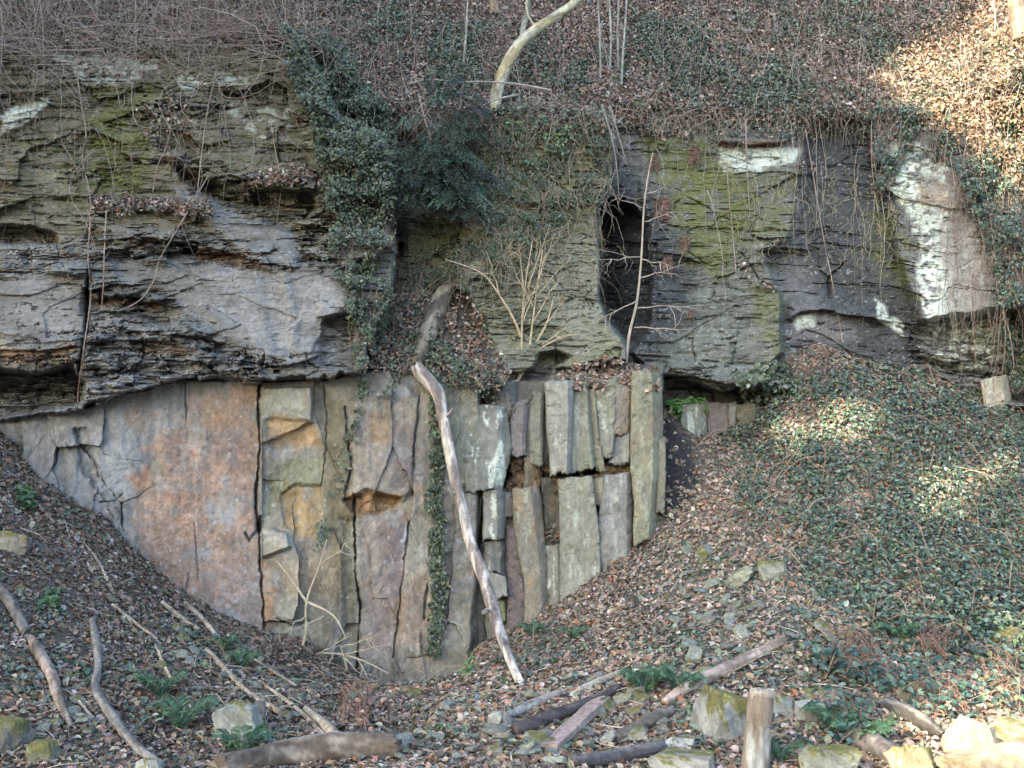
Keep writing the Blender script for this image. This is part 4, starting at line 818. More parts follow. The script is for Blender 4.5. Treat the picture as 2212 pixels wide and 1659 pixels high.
woody('sapling', 'thin leafless sapling with level side twigs rising from the earth cap over the columns', 'sapling', [[(1352, 784), (1360, 720), (1376, 650), (1385, 560), (1391, 450), (1400, 380), (1410, 330)]], .026,
      [(1382, 555, 1292, 562, .3, .1), (1384, 560, 1450, 575, .3, .2), (1376, 650, 1296, 690, .3, .1), (1384, 600, 1480, 570, .3, .3), (1377, 665, 1520, 660, .3, .2), (1370, 708, 1500, 712, .3, .2), (1391, 480, 1460, 455, .3, .2), (1392, 450, 1320, 420, .3, .1), (1395, 420, 1440, 400, .3, .2)], (.36, .31, .25), .35, .25, seed=31)
woody('bare_bush', 'bare multi-stemmed bush fanning up from a crevice above the columns', 'bush', [[(1120, 822), (1126, 770), (1128, 690), (1134, 620), (1150, 520)], [(1122, 818), (1140, 770), (1150, 700), (1160, 620), (1172, 540)], [(1124, 812), (1160, 760), (1210, 730), (1250, 722)], [(1126, 730), (1110, 690), (1080, 640), (1040, 590), (962, 560)], [(1140, 770), (1180, 700), (1196, 640)], [(1120, 822), (1104, 826), (1095, 828)]], .024,
      [(1134, 640, 1120, 520, .1, .2), (1140, 620, 1190, 480, .1, .2), (1150, 700, 1210, 600, .1, .1), (1128, 700, 1180, 560, .1, .2), (1160, 640, 1230, 560, .1, .2), (1150, 660, 1100, 560, .1, .2), (1170, 745, 1240, 690, .1, 0), (1080, 640, 1050, 540, .1, .2), (1128, 690, 1150, 580, .1, .1), (1135, 660, 1170, 600, .1, 0), (1160, 610, 1200, 500, .1, .2), (1180, 700, 1220, 640, .1, .1)], (.42, .35, .24), .3, .15, seed=33)
woody('hanging_branch', 'dry grey branch hanging down beside the dark cleft', 'branch', [[(1300, 225), (1322, 300), (1332, 360), (1338, 440)], [(1318, 230), (1344, 320), (1352, 350)]], .017,
      [(1332, 360, 1300, 470, .3, .1), (1338, 420, 1400, 440, .3, .2), (1325, 310, 1362, 370, .3, .2), ], (.20, .18, .155), .35, .25, seed=35)
woody('bare_shrub', 'small bare shrub bent over the foot of the wall', 'shrub', [[(640, 1432), (660, 1370), (662, 1300), (690, 1220), (706, 1165)], [(640, 1425), (690, 1412), (740, 1414), (790, 1430), (840, 1455)], [(662, 1300), (720, 1330), (748, 1380)], [(750, 1480), (748, 1440), (735, 1395)], [(662, 1300), (628, 1250), (596, 1210)]], .022,
      [(690, 1412, 760, 1370, -.5, -.7), (740, 1414, 800, 1480, -.5, -.7), (740, 1414, 840, 1390, -.5, -.6), (700, 1330, 640, 1360, -.5, -.7), (735, 1400, 820, 1370, -.5, -.7), (690, 1220, 770, 1160, -.4, -.5), (662, 1330, 590, 1380, -.5, -.7), (720, 1412, 700, 1470, -.5, -.8), (770, 1420, 815, 1500, -.6, -.8)], (.42, .36, .26), -.4, -.5, seed=37)
woody('bare_shrub', 'tangle of drooping grey twigs spreading over the yew', 'shrub', [[(1190, 195), (1100, 180), (1000, 178), (940, 200), (900, 240)], [(1120, 205), (1070, 215), (1040, 230)], [(880, 182), (930, 172), (990, 178)], [(905, 205), (918, 260), (930, 300), (912, 320)]], .02,
      [(1000, 178, 860, 230, .5, .3), (960, 190, 880, 300, .5, .3), (940, 200, 960, 310, .5, .3), (1000, 180, 985, 270, .5, .3), (900, 240, 960, 290, .5, .3), (930, 172, 860, 170, .5, .4), (980, 178, 940, 260, .5, .3), (918, 250, 980, 330, .5, .2), (1100, 180, 1200, 205, .6, .5)], (.30, .26, .23), .5, .35, seed=39)
# fallen logs and branches
def fallen(label, pts, col=(.17, .14, .11), col2=(.28, .23, .18), seed=0, rough=.2, sides=14, name='fallen_branch', cat='branch', stubs=()):
    P = []
    for u, v, r in pts:
        p = hit(u, v); P.append((p[0], p[1], ground(p[0:1], p[1:2])[0] + r * .75 + .03, r * 1.15))
    return limb(name, P, label, cat, col, col2, rough=rough, sides=sides, seed=seed, stubs=stubs)
fallen('thick barkless log lying across the bottom edge', [(470, 1690, .10), (560, 1664, .09), (660, 1650, .105), (760, 1642, .11), (850, 1638, .10)], (.10, .075, .058), (.215, .18, .145), 41, .3, name='fallen_log', cat='log', sides=24)
fallen('long straight fallen branch resting above the mossy boulder and post', [(1436, 1530, .035), (1480, 1505, .055), (1540, 1474, .062), (1600, 1446, .055), (1650, 1420, .05), (1694, 1394, .045)], (.24, .175, .14), (.36, .28, .23), 43, sides=14)
fallen('dark wet branch across the flat floor left of the plank', [(1112, 1596, .06), (1170, 1574, .06), (1230, 1552, .058), (1300, 1522, .05), (1335, 1498, .035)], (.055, .045, .045), (.12, .10, .095), 45)
fallen('pale grey branch above the dark wet branch', [(1088, 1566, .04), (1130, 1545, .045), (1180, 1522, .04), (1215, 1506, .03)], (.24, .20, .18), (.34, .3, .27), 47)
fallen('thin pale branch with a fork below the leaf slope', [(1250, 1500, .022), (1300, 1480, .03), (1350, 1464, .03), (1440, 1462, .03)], (.30, .25, .2), (.42, .37, .3), 49)
fallen('dark branch on the bottom edge left of the flat-topped stone', [(1240, 1664, .05), (1330, 1654, .055), (1400, 1640, .055), (1430, 1630, .05)], (.06, .055, .06), (.12, .11, .11), 51)
fallen('thick grey branch stub lower left, upper end against the frame', [(-30, 1250, .045), (0, 1290, .052), (30, 1330, .056), (54, 1378, .05)], (.085, .075, .07), (.15, .135, .125), 53)
fallen('brown rotting branch running down the lower left slope', [(66, 1390, .04), (86, 1430, .055), (112, 1480, .05), (128, 1530, .04), (152, 1580, .02)], (.13, .10, .08), (.25, .20, .17), 55, rough=.3)
fallen('long sinuous grey branch on the left slope', [(198, 1352, .035), (208, 1400, .045), (212, 1450, .038), (205, 1500, .04), (230, 1545, .042), (262, 1590, .04), (300, 1632, .035), (350, 1670, .03)], (.12, .11, .10), (.20, .185, .17), 57)
for i, (pts, lb) in enumerate((([(350, 1310, .025), (400, 1350, .025), (430, 1368, .02)], 'thin tan stick near the wall foot on the left slope'), ([(400, 1312, .03), (440, 1350, .03), (472, 1390, .025)], 'tan stick beside the thin stick near the wall foot'),
        ([(242, 1315, .016), (290, 1352, .018), (340, 1390, .014)], 'thin straight pale stick in the middle of the left slope'), ([(446, 1412, .025), (480, 1450, .03), (520, 1492, .025), (560, 1520, .02), (606, 1550, .03)], 'bent tan branch passing above the mossy boulder'),
        ([(490, 1390, .015), (560, 1440, .018), (640, 1490, .015)], 'slender white stick slanting down near the wall'), ([(335, 1400, .014), (356, 1450, .018), (378, 1492, .014)], 'short pinkish stick pointing down at the ferns'),
        ([(660, 1545, .035), (700, 1580, .045), (740, 1620, .05)], 'decaying brown branch just above the thick log'), ([(400, 1510, .014), (414, 1548, .018), (424, 1560, .014)], 'short upright-looking stick beside a fern'),
        ([(560, 1480, .016), (640, 1540, .02), (700, 1600, .018)], 'long thin dark stick parallel to the wall foot'), ([(80, 1530, .012), (140, 1500, .012), (200, 1560, .014)], 'crooked thin twig on the lower left litter'),
        ([(180, 1180, .014), (210, 1220, .016), (232, 1262, .014)], 'tan twig high on the left slope'), ([(70, 1085, .012), (120, 1140, .014)], 'dark twig at the top of the left slope'))):
    fallen(lb, pts, (.24, .19, .14), (.38, .32, .25), 60 + i, sides=8)
fallen('split rotten log with flaking grey wood near the sunlit rocks', [(1912, 1536, .05), (1950, 1556, .07), (1990, 1578, .07), (2036, 1602, .04)], (.045, .04, .036), (.15, .135, .12), 81, rough=.45, sides=22, name='rotten_log', cat='log')
fallen('short dark log at the bottom edge below the ferns', [(1840, 1610, .06), (1880, 1630, .09), (1930, 1660, .09)], (.06, .055, .055), (.12, .105, .10), 83, name='fallen_log', cat='log')
fallen('mossy bark log under the long fallen branch', [(1330, 1610, .04), (1400, 1578, .06), (1450, 1550, .05)], (.10, .085, .07), (.2, .16, .13), 85)
# the plank
def plank(label, a, b, w, h, col):
    A0 = hit(*a) + A(0, 0, .06); B0 = hit(*b) + A(0, 0, .08); d = B0 - A0; ln = np.linalg.norm(d); d /= ln
    sd = np.cross(d, A(0, 0, 1)); sd /= np.linalg.norm(sd); up = np.cross(sd, d)
    n = 40; pr = [(-.5, -.5), (-.3, -.5), (0, -.5), (.3, -.5), (.5, -.42), (.5, 0), (.5, .42), (.42, .5), (.2, .47), (0, .5), (-.2, .46), (-.42, .5), (-.5, .42), (-.5, 0)]
    V_ = []
    for i in range(-1, n + 1):
        t = np.clip(i / (n - 1), 0, 1); k = .01 if i in (-1, n) else 1
        for j, (p, q) in enumerate(pr):
            e = .04 * math.sin(j * 2.3 + 1) * (t > .97) ; V_.append(A0 + d * (ln * t + e) + sd * w * p * k * (1 + .06 * math.sin(t * 9 + j)) + up * h * q * k * (1 + .1 * math.sin(t * 30 + j * 2)))
    m = len(pr); i = np.arange(n + 1)[:, None] * m; j = np.arange(m)[None]; jn = (j + 1) % m
    q = np.stack([i + j, i + jn, i + m + jn, i + m + j], -1).reshape(-1, 4); V_ = np.array(V_)
    c = A(*col) * (1 + .35 * fbm(np.tile(np.arange(m), n + 2) * 1.7, np.repeat(np.arange(n + 2), m) * .12, 4, 3))[:, None]
    return tag(mesh('plank', V_, q, M_WOOD, None, c, loc=A0), label, 'plank')
plank('weathered pinkish plank lying on the floor pointing at the wall', (1186, 1630), (1300, 1528), .17, .07, (.27, .2, .18))
# the sawn post
pb = hit(1634, 1668); py = pb[1]; s_ = mpp(py)
root = thing('post_stump', W3(1634, 1664, py), 'sawn-off weathered post with a torn pale top and wire round it', 'post')
ln = resample(np.array([px3(1630, 1700, py, 30 * s_), px3(1633, 1640, py, 28.5 * s_), px3(1640, 1560, py, 26.5 * s_), px3(1645, 1502, py, 26.5 * s_)]), .01)
v, q, _ = tube_geo([ln], 48, .10, 5); an = np.arctan2(v[:, 1] - py, v[:, 0] - W3(1640, 1560, py)[0])
f = fbm(an * 2.2, v[:, 2] * .8, 4, 7); c = A(.19, .15, .115) * (1 + .6 * f + .4 * fbm(an * 6, v[:, 2] * 3, 4, 12))[:, None]; a = sst(.0, .25, fbm(an * 1.3 + 4, v[:, 2] * 1.5, 3, 9) + .25)[:, None] * sst(.42, .2, v[:, 2:3] - v[:, 2].min() - .2); c = c * (1 - a) + A(.30, .295, .27) * a
mesh('shaft', v, q, M_WOOD, root, c, True, root.location)
ln = np.array([px3(1645.5, 1507, py, 26 * s_), px3(1646, 1498, py, 26.5 * s_), px3(1646, 1490, py, 25 * s_)]); ln = resample(ln, .01)
v, q, _ = tube_geo([ln], 40, .06, 6); c = A(.30, .26, .21) * (1 + .3 * fbm(v[:, 0] * 30, v[:, 1] * 30, 3, 4))[:, None]; mesh('torn_top', v, q, M_WOOD, root, c, False, root.location)
tp = np.linspace(0, 2 * np.pi, 26); ctr = W3(1640, 1562, py); rr = 28 * s_
ring = np.stack([ctr[0] + rr * np.cos(tp), ctr[1] + rr * np.sin(tp), ctr[2] + .02 * np.sin(tp * 2), np.full(26, .004)], 1)
lp = np.array([px3(1668, 1562, py - .1, .005), px3(1700, 1552, py - .15, .005), px3(1722, 1530, py - .1, .005)]); lp2 = np.array([px3(1708, 1552, py - .15, .005), px3(1712, 1570, py - .2, .005), px3(1690, 1588, py - .2, .005), px3(1664, 1578, py - .15, .005)])
v, q, _ = tube_geo([ring, resample(lp, .02), resample(lp2, .02)], 6); mesh('wire', v, q, M_STEM, root, np.zeros_like(v) + A(.2, .16, .12), True, root.location)

# ------------------------------------------------------------------ leaves on the rock and the slopes
rng = np.random.RandomState(77)
def scat(poly, n, w=10, br=None, sc=40., sd=0, warp=1.):      # ruler positions inside a patch, thinned by noise
    P = np.asarray(poly, float); lo = P.min(0) - 10; hi = P.max(0) + 10
    u = lo[0] + rng.rand(n) * (hi[0] - lo[0]); v = lo[1] + rng.rand(n) * (hi[1] - lo[1])
    a = sst(w, -w, sdf(poly, u + warp * 16 * fbm(u / 45, v / 45, 4, 1 + sd), v + warp * 16 * fbm(u / 45, v / 45, 4, 2 + sd)))
    if br is not None: a = a * sst(br - .35, br + .25, fbm(u / sc, v / sc, 4, sd + 6))
    k = rng.rand(n) < a; return u[k], v[k]
IVY = [(.054, .074, .048), (.082, .107, .07), (.108, .136, .092), (.075, .10, .045), (.155, .175, .135), (.15, .115, .07)]; IVW = [3, 4, 3, 2, 1.6, .3]
BRK = [(.055, .086, .06), (.076, .115, .08), (.10, .135, .07), (.042, .066, .052), (.13, .17, .145), (.19, .13, .085)]; BRW = [3, 3, 1.8, 2.2, 1.8, 1.2]
LIT = [(.21, .15, .115), (.27, .19, .145), (.33, .255, .21), (.15, .115, .093), (.40, .335, .29), (.50, .44, .40), (.28, .14, .085), (.15, .145, .125), (.18, .18, .145)]; LTW = [3.2, 3.6, 3, 2, 2.2, .7, 1, 1.8, 2.4]
RED = [(.23, .165, .13), (.29, .195, .15), (.34, .265, .22), (.16, .125, .105), (.46, .38, .33), (.19, .175, .15)]; RDW = [3, 2.2, 3, 2.2, 2.4, 3.4]
def on_rock(u, v, thick, power=1.6):
    y = depmin(u, v); return W3(u, v, y - .02 - thick * rng.rand(len(u)) ** power)
def ivy_plant(name, label, poly, n, thick=.25, size=(.036, .062), cols=IVY, wts=IVW, down=1.2, br=None, stems=30, sd=0, mat=None, cat='ivy', nrm=(0, -.85, .45), w=10, sc=40., group=None):
    u, v = scat(poly, n, w, br, sc, sd)
    bump_ = sst(-.3, .5, fbm(u / 38, v / 38, 3, 8 + sd))
    P = on_rock(u, v, thick); P[:, 1] -= thick * .9 * bump_
    root = thing(name, P[np.argmin(P[:, 2])], label, cat, group)
    L = rng.uniform(*size, len(u)); leaves('foliage', P, A(*nrm), L, L * rng.uniform(.7, 1.05, len(u)), palette(rng, len(u), cols, wts), mat or M_IVY, rng, root, down=down, jit=.45)
    if stems:
        ls = []
        for _ in range(stems):
            i = rng.randint(len(u)); n_ = 7; uu = u[i] + np.cumsum(rng.randn(n_) * 5); vv = v[i] + np.arange(n_) * rng.uniform(6, 16)
            k = sdf(poly, uu, vv) < 12
            if k.sum() < 3: continue
            uu, vv = uu[k], vv[k]; p = W3(uu, vv, depmin(uu, vv) - .04 - thick * .4); ls.append(np.concatenate([p, np.full((len(p), 1), .006)], 1))
        if ls:
            vx, q, _ = tube_geo(ls, 5); mesh('stems', vx, q, M_STEM, root, np.zeros_like(vx) + A(.2, .16, .12), True, root.location)
    return root
ivy_plant('ivy', 'dense curtain of ivy draped over the corner of the left rock mass', [(612, 66), (690, 50), (740, 110), (790, 190), (846, 262), (868, 330), (858, 400), (800, 430), (712, 440), (694, 340), (662, 240), (620, 150)], 34000, .3, stems=0, sd=3)
ivy_plant('ivy', 'ragged lower ivy curtain hanging past the grey slab down to the wall top', [(704, 400), (800, 400), (862, 420), (848, 520), (850, 640), (830, 720), (792, 790), (770, 800), (758, 690), (742, 610), (704, 580), (714, 500)], 22000, .22, br=-.04, stems=60, sd=13)
ivy_plant('ivy', 'sparse ivy creeping over the moss-green central rock pillar', [(1020, 250), (1180, 230), (1310, 240), (1320, 300), (1300, 430), (1210, 500), (1190, 580), (1060, 640), (980, 620), (890, 640), (880, 560), (1000, 520), (1050, 430)], 27000, .07, (.026, .046), br=.03, stems=90, sd=23, sc=30.)
ivy_plant('ivy', 'light green clump of ivy under the foot of the curved tree', [(1095, 245), (1200, 250), (1240, 290), (1180, 360), (1130, 350), (1100, 300)], 1300, .12, (.045, .07), [(.09, .15, .07), (.12, .19, .08), (.07, .11, .07)], [2, 2, 2], br=.05, stems=0, sd=29)
ivy_plant('ivy', 'ivy spreading over the leaf-littered shelf round the broken stump', [(800, 720), (860, 650), (930, 660), (975, 720), (1060, 800), (1100, 850), (1110, 930), (1080, 925), (1040, 850), (960, 830), (900, 800), (860, 810)], 9000, .18, (.035, .06), br=.06, stems=20, sd=33, nrm=(0, -.6, .75))
def strip(line, w):
    L = np.asarray(line, float); return [(u - w, v) for u, v in L] + [(u + w * .9, v) for u, v in L[::-1]]
ivy_plant('ivy_strand', 'long narrow ivy strand hanging down the wall beside the leaning trunk', strip([(926, 800), (944, 870), (948, 960), (936, 1040), (944, 1120), (950, 1200), (944, 1300), (936, 1400), (932, 1424)], 15), 6500, .10, (.04, .065), stems=0, sd=43, w=5)
ivy_plant('ivy_strand', 'thin ivy strand slanting down across the ochre wall left of the niche', strip([(868, 800), (840, 850), (790, 905), (752, 965), (740, 1030), (724, 1080), (704, 1130), (688, 1180)], 12), 4200, .07, (.035, .06), br=-.05, stems=0, sd=53, w=5)
ivy_plant('ivy_strand', 'wispy ivy strand trailing from the curtain over the wall edge', strip([(790, 800), (786, 850), (776, 900), (744, 950)], 11), 1500, .07, (.035, .06), br=0., stems=0, sd=63, w=5)
ivy_plant('ivy', 'young ivy under the rock overhang at the head of the leaf slope', [(1590, 800), (1650, 790), (1700, 790), (1720, 860), (1640, 880), (1600, 850)], 2200, .2, (.06, .10), br=0., stems=0, sd=73)
ivy_plant('ivy', 'tall veil of ivy and briars down the right-hand edge of the cliff', [(2050, 360), (2120, 330), (2240, 300), (2300, 860), (2180, 840), (2150, 720), (2160, 600), (2110, 480)], 24000, .3, (.035, .06), BRK, BRW, br=.02, stems=160, sd=83)
ivy_plant('ivy', 'thin briars hanging over the white lichened limb from above', [(1890, 230), (2050, 240), (2060, 340), (1960, 330), (1900, 420), (1880, 330)], 5000, .15, (.045, .07), BRK, BRW, br=.1, stems=60, sd=87)
ivy_plant('shrub', 'leafy weed with bright green leaves at the dark earth edge beside the columns', [(1452, 862), (1510, 858), (1520, 888), (1470, 896)], 420, .12, (.09, .14), [(.10, .20, .06), (.14, .25, .08)], [1, 1], stems=0, sd=91, mat=M_LEAF, cat='shrub')
# dry stems
def stems(name, label, n, u_, v_, len_, drift, out, r, cols, sd=0, cat='stems', up=0., nseg=9, poly=None):
    rg = np.random.RandomState(sd); ls = []; cs = []
    for _ in range(n):
        for _t in range(20):
            u0 = rg.uniform(*u_); v0 = rg.uniform(*v_)
            if poly is None or sdf(poly, np.array([u0]), np.array([v0]))[0] < 0: break
        ln_ = rg.uniform(*len_); t = np.linspace(0, 1, nseg); dr = rg.randn() * drift; cu = rg.randn() * drift * .6
        uu = u0 + dr * t + cu * np.sin(t * np.pi * rg.uniform(.8, 2.2)) + np.cumsum(rg.randn(nseg) * 3); vv = v0 + ln_ * t - up * rg.rand() * np.sin(t * np.pi) * ln_
        y = np.minimum(depmin(u0, v0), depmin(uu, vv)) - .03 - out * rg.rand() * np.sin(t * np.pi * .8)
        y = np.convolve(np.pad(y, 2, 'edge'), np.ones(5) / 5, 'valid'); rr = rg.uniform(*r) * (1 - .5 * t)
        ls.append(np.concatenate([W3(uu, vv, y), rr[:, None]], 1)); cs.append(np.repeat((A(*cols[rg.randint(len(cols))]) * rg.uniform(.7, 1.3))[None], (nseg + 2) * 4, 0))
    vx, q, _ = tube_geo(ls, 4); return kind(mesh(name, vx, q, M_STEM, None, np.concatenate(cs), True), 'stuff', label, cat)
# the slope above the rim
HT = [(-260, -90), (2530, -90), (2530, 130), (2300, 170), (2090, 250), (1960, 275), (1700, 262), (1400, 250), (1320, 235), (860, 245), (780, 190), (690, 70), (420, 84), (0, 100), (-260, 100)]
u, v = scat(HT, 125000, 16, None, warp=2.4); P = on_rock(u, v, .05); L = rng.uniform(.05, .09, len(u))
kind(leaves('hillside_leaf_litter', P, A(0, -.5, .85), L, L * .75, palette(rng, len(u), RED, RDW), M_LITTER, rng, jit=.5), 'stuff', 'reddish brown dead leaves covering the slope above the cliff', 'dead leaves')
u, v = scat([(1900, 150), (2130, -60), (2330, -60), (2330, 440), (2180, 400), (2090, 300), (1980, 250)], 16000, 20, -.1, 40, 17); L = rng.uniform(.045, .085, len(u))
kind(leaves('dry_leaves', on_rock(u, v, .3, 1.2), A(0, -.6, .75), L, L * .7, palette(rng, len(u), [(.34, .22, .14), (.40, .30, .21), (.28, .17, .10), (.45, .37, .29)], [3, 3, 2, 1.5]), M_LITTER, rng, jit=.6), 'stuff', 'dry tan leaves over the sunlit slope in the upper corner', 'dead leaves')
us_, vs_, = [], []
for pl, n, b in (([(-200, -90), (690, -90), (600, 60), (300, 84), (-200, 96)], 9000, .12), ([(2200, -80), (2530, -80), (2530, 860), (2280, 840), (2240, 300)], 16000, .0), ([(690, -80), (2250, -80), (2100, 200), (1900, 262), (1400, 240), (1060, 225), (860, 225), (740, 120)], 13000, .12), ([(1370, 30), (1500, 40), (1600, 120), (1720, 130), (1760, 200), (1640, 240), (1500, 210), (1400, 160)], 20000, -.1), ([(840, 60), (1000, 50), (1090, 100), (1080, 190), (960, 200), (880, 160)], 11000, 0.), ([(1500, -60), (2000, -60), (1960, 140), (1760, 160), (1600, 60)], 15000, .1), ([(1040, 215), (1120, 200), (1250, 200), (1300, 240), (1060, 250)], 3000, .1), ([(700, -60), (900, -60), (900, 80), (760, 90)], 6000, .1), ([(1080, 60), (1360, 100), (1350, 200), (1110, 180)], 9000, .12), ([(1700, 180), (2000, 200), (1990, 260), (1730, 245)], 3500, .15), ([(1900, 60), (2300, 100), (2300, 400), (2080, 360), (1960, 240)], 10000, .14)):
    a, b_ = scat(pl, n, 20, b, 50, int(n / 97) % 50); us_.append(a); vs_.append(b_)
u = np.concatenate(us_); v = np.concatenate(vs_); P = on_rock(u, v, .25, 1.2); L = rng.uniform(.04, .075, len(u))
kind(leaves('hillside_ivy', P, A(0, -.6, .75), L, L * .85, palette(rng, len(u), IVY, IVW) * 1.1, M_IVY, rng, jit=.5, down=.4), 'stuff', 'blue-green ivy and bramble in patches on the slope above the cliff', 'ivy')
band = [(u_, v_ - 14) for u_, v_ in RIM[5:17]] + [(u_, v_ + 46) for u_, v_ in RIM[5:17][::-1]]
u, v = scat(band, 26000, 12, .16, 55, 31, 2.); L = rng.uniform(.04, .075, len(u))
kind(leaves('rim_ivy', on_rock(u, v, .16, 1.2), A(0, -.75, .6), L, L * .8, palette(rng, len(u), IVY + RED[:3], IVW + [2, 2, 2]), M_IVY, rng, jit=.5, down=.8), 'stuff', 'ragged ivy and dead leaves spilling over the cliff rim', 'ivy')
stems('rim_stems', 'short dry stems spilling over the cliff rim in tangles', 420, (860, 2060), (150, 262), (15, 90), 22, .3, (.0025, .006), [(.28, .215, .175), (.34, .28, .23), (.2, .15, .12)], 41, up=.8, poly=band)
# litter and growth on ledges
us_, vs_ = [], []
for pl, n in ((SHELF, 4200), (CAP, 2400), ([(196, 418), (300, 426), (458, 430), (458, 464), (300, 458), (196, 455)], 1700), ([(546, 366), (690, 362), (704, 392), (550, 396)], 900), ([(1590, 560), (1680, 620), (1690, 640), (1600, 590)], 300), ([(1720, 350), (1760, 350), (1770, 380), (1730, 380)], 200),
              ([(300, 220), (400, 220), (400, 290), (310, 280)], 260), ([(820, 640), (900, 610), (1000, 700), (1100, 800), (860, 800)], 2400), ([(1170, 1125), (1206, 1120), (1208, 1180), (1178, 1185)], 160), ([(1090, 930), (1140, 860), (1150, 880), (1110, 950)], 200), ([(1360, 240), (1520, 250), (1500, 300), (1400, 290)], 900)):
    a, b_ = scat(pl, n, 6, -.2, 30, n % 40); us_.append(a); vs_.append(b_)
u = np.concatenate(us_); v = np.concatenate(vs_); L = rng.uniform(.05, .085, len(u))
kind(leaves('ledge_leaf_litter', on_rock(u, v, .05), A(0, -.6, .75), L, L * .7, palette(rng, len(u), LIT, LTW), M_LITTER, rng, jit=.6), 'stuff', 'dead leaves caught on the ledges of the cliff', 'dead leaves')
# leaf litter on the ground
def gscat(n, y0=-7.2, y1=2.2):
    n = int(n * 1.2); x = rng.uniform(-12.5, 14, n); y = rng.uniform(y0, y1, n); z = ground(x, y); u, v = PX(np.stack([x, y, z], -1))
    k = (u > -420) & (u < 2680) & (v < 1800); return x[k], y[k], z[k], u[k], v[k]
IV_G = [(1560, 940), (1640, 880), (1720, 820), (1820, 790), (1960, 812), (2100, 850), (2400, 920), (2750, 980), (2750, 1500), (2400, 1440), (2160, 1420), (1960, 1400), (1780, 1320), (1660, 1170), (1580, 1060), (1540, 990)]
x, y, z, u, v = gscat(300000)
cover = .74 + .75 * fbm(x / .55, y / .55, 5, 111)
cover *= 1 - .75 * inside([(1430, 880), (1500, 960), (1520, 1060), (1430, 1150), (1420, 1100)], u, v, 15)
cover *= 1 - .7 * inside([(1380, 1230), (1600, 1170), (1760, 1230), (1760, 1420), (1400, 1460)], u, v, 60) * sst(-.3, .1, fbm(x / .4, y / .4, 4, 112))
cover *= 1 - .45 * inside([(1080, 1420), (1500, 1400), (1900, 1480), (1900, 1700), (1040, 1700)], u, v, 40) * sst(-.25, .15, fbm(x / .35, y / .35, 3, 113))
cover *= 1 - .5 * inside([(0, 1100), (300, 1260), (760, 1500), (700, 1700), (-200, 1700)], u, v, 40) * sst(-.3, .1, fbm(x / .35, y / .35, 3, 114))
cover *= 1 - .6 * inside([(780, 1560), (960, 1520), (980, 1600), (840, 1659)], u, v, 20)
k = rng.rand(len(x)) < cover; x, y, z = x[k], y[k], z[k]
L = .04 + .06 * rng.rand(len(x)) ** 1.6; P = np.stack([x, y, z + .004 + .03 * rng.rand(len(x))], -1)
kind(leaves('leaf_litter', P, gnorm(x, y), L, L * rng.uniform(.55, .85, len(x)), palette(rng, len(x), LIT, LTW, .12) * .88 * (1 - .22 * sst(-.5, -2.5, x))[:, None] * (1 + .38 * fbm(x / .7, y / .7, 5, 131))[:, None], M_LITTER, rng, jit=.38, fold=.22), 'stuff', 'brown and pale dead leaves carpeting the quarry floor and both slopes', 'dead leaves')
# small dark chips of shale between the leaves
x, y, z, u, v = gscat(46000); k = rng.rand(len(x)) < (.35 + .65 * (inside([(420, 1340), (760, 1500), (640, 1650), (300, 1400)], u, v, 40) + inside([(1060, 1420), (1700, 1420), (1700, 1659), (1060, 1659)], u, v, 40) + inside([(1380, 1230), (1600, 1170), (1760, 1230), (1760, 1420), (1400, 1460)], u, v, 60)))
x, y, z = x[k], y[k], z[k]; L = rng.uniform(.03, .11, len(x)) * rng.rand(len(x)) ** .5
kind(leaves('shale_chips', np.stack([x, y, z + .012], -1), gnorm(x, y), L, L * .8, palette(rng, len(x), [(.15, .16, .14), (.20, .215, .175), (.10, .105, .10), (.18, .20, .13)], [3, 3, 1.5, 2]), M_STONE, rng, jit=.35, fold=.05), 'stuff', 'tiny grey shale chips scattered between the dead leaves', 'stones')
tw = []
for _ in range(2600):
    i = rng.randint(len(x)); a_ = rng.rand() * 6.28; l_ = .06 + .5 * rng.rand() ** 3; p = A(x[i], y[i], z[i] + .03)
    e_ = p + A(math.cos(a_) * l_, math.sin(a_) * l_, 0); e_[2] = float(ground(e_[0:1], e_[1:2])[0]) + .03 + .05 * rng.rand(); m_ = (p + e_) / 2 + rng.randn(3) * l_ * .07; r_ = rng.uniform(.003, .009)
    tw.append(np.concatenate([np.stack([p, m_, e_]), [[r_], [r_ * .8], [r_ * .5]]], 1))
vx, q, li = tube_geo(tw, 5); tc = np.array([(.20, .155, .12), (.30, .25, .2), (.11, .09, .08), (.38, .33, .28)])[rng.randint(4, size=2600)][li[:, 2].astype(int)]
kind(mesh('twig_litter', vx, q, M_STEM, None, tc, True), 'stuff', 'small dead twigs scattered through the leaf litter', 'twigs')
x, y, z, u, v = gscat(60000); k = rng.rand(len(x)) < .8 * sst(.12, .4, fbm(x / .5, y / .5, 5, 171)) * np.maximum.reduce([inside([(1080, 1450), (2000, 1440), (2100, 1700), (860, 1700), (780, 1560)], u, v, 60), .7 * inside([(-100, 1250), (300, 1300), (720, 1500), (800, 1700), (-100, 1700)], u, v, 60), .25 + 0 * u])
x, y, z = x[k], y[k], z[k]; L = rng.uniform(.02, .05, len(x))
kind(leaves('moss', np.stack([x, y, z + .03 * rng.rand(len(x))], -1), gnorm(x, y), L, L * .6, palette(rng, len(x), [(.10, .115, .03), (.07, .09, .03), (.12, .12, .04)], [2, 2, 1]), M_LITTER, rng, jit=.7), 'stuff', 'moss and small green weeds in patches between the leaves and stones', 'moss')
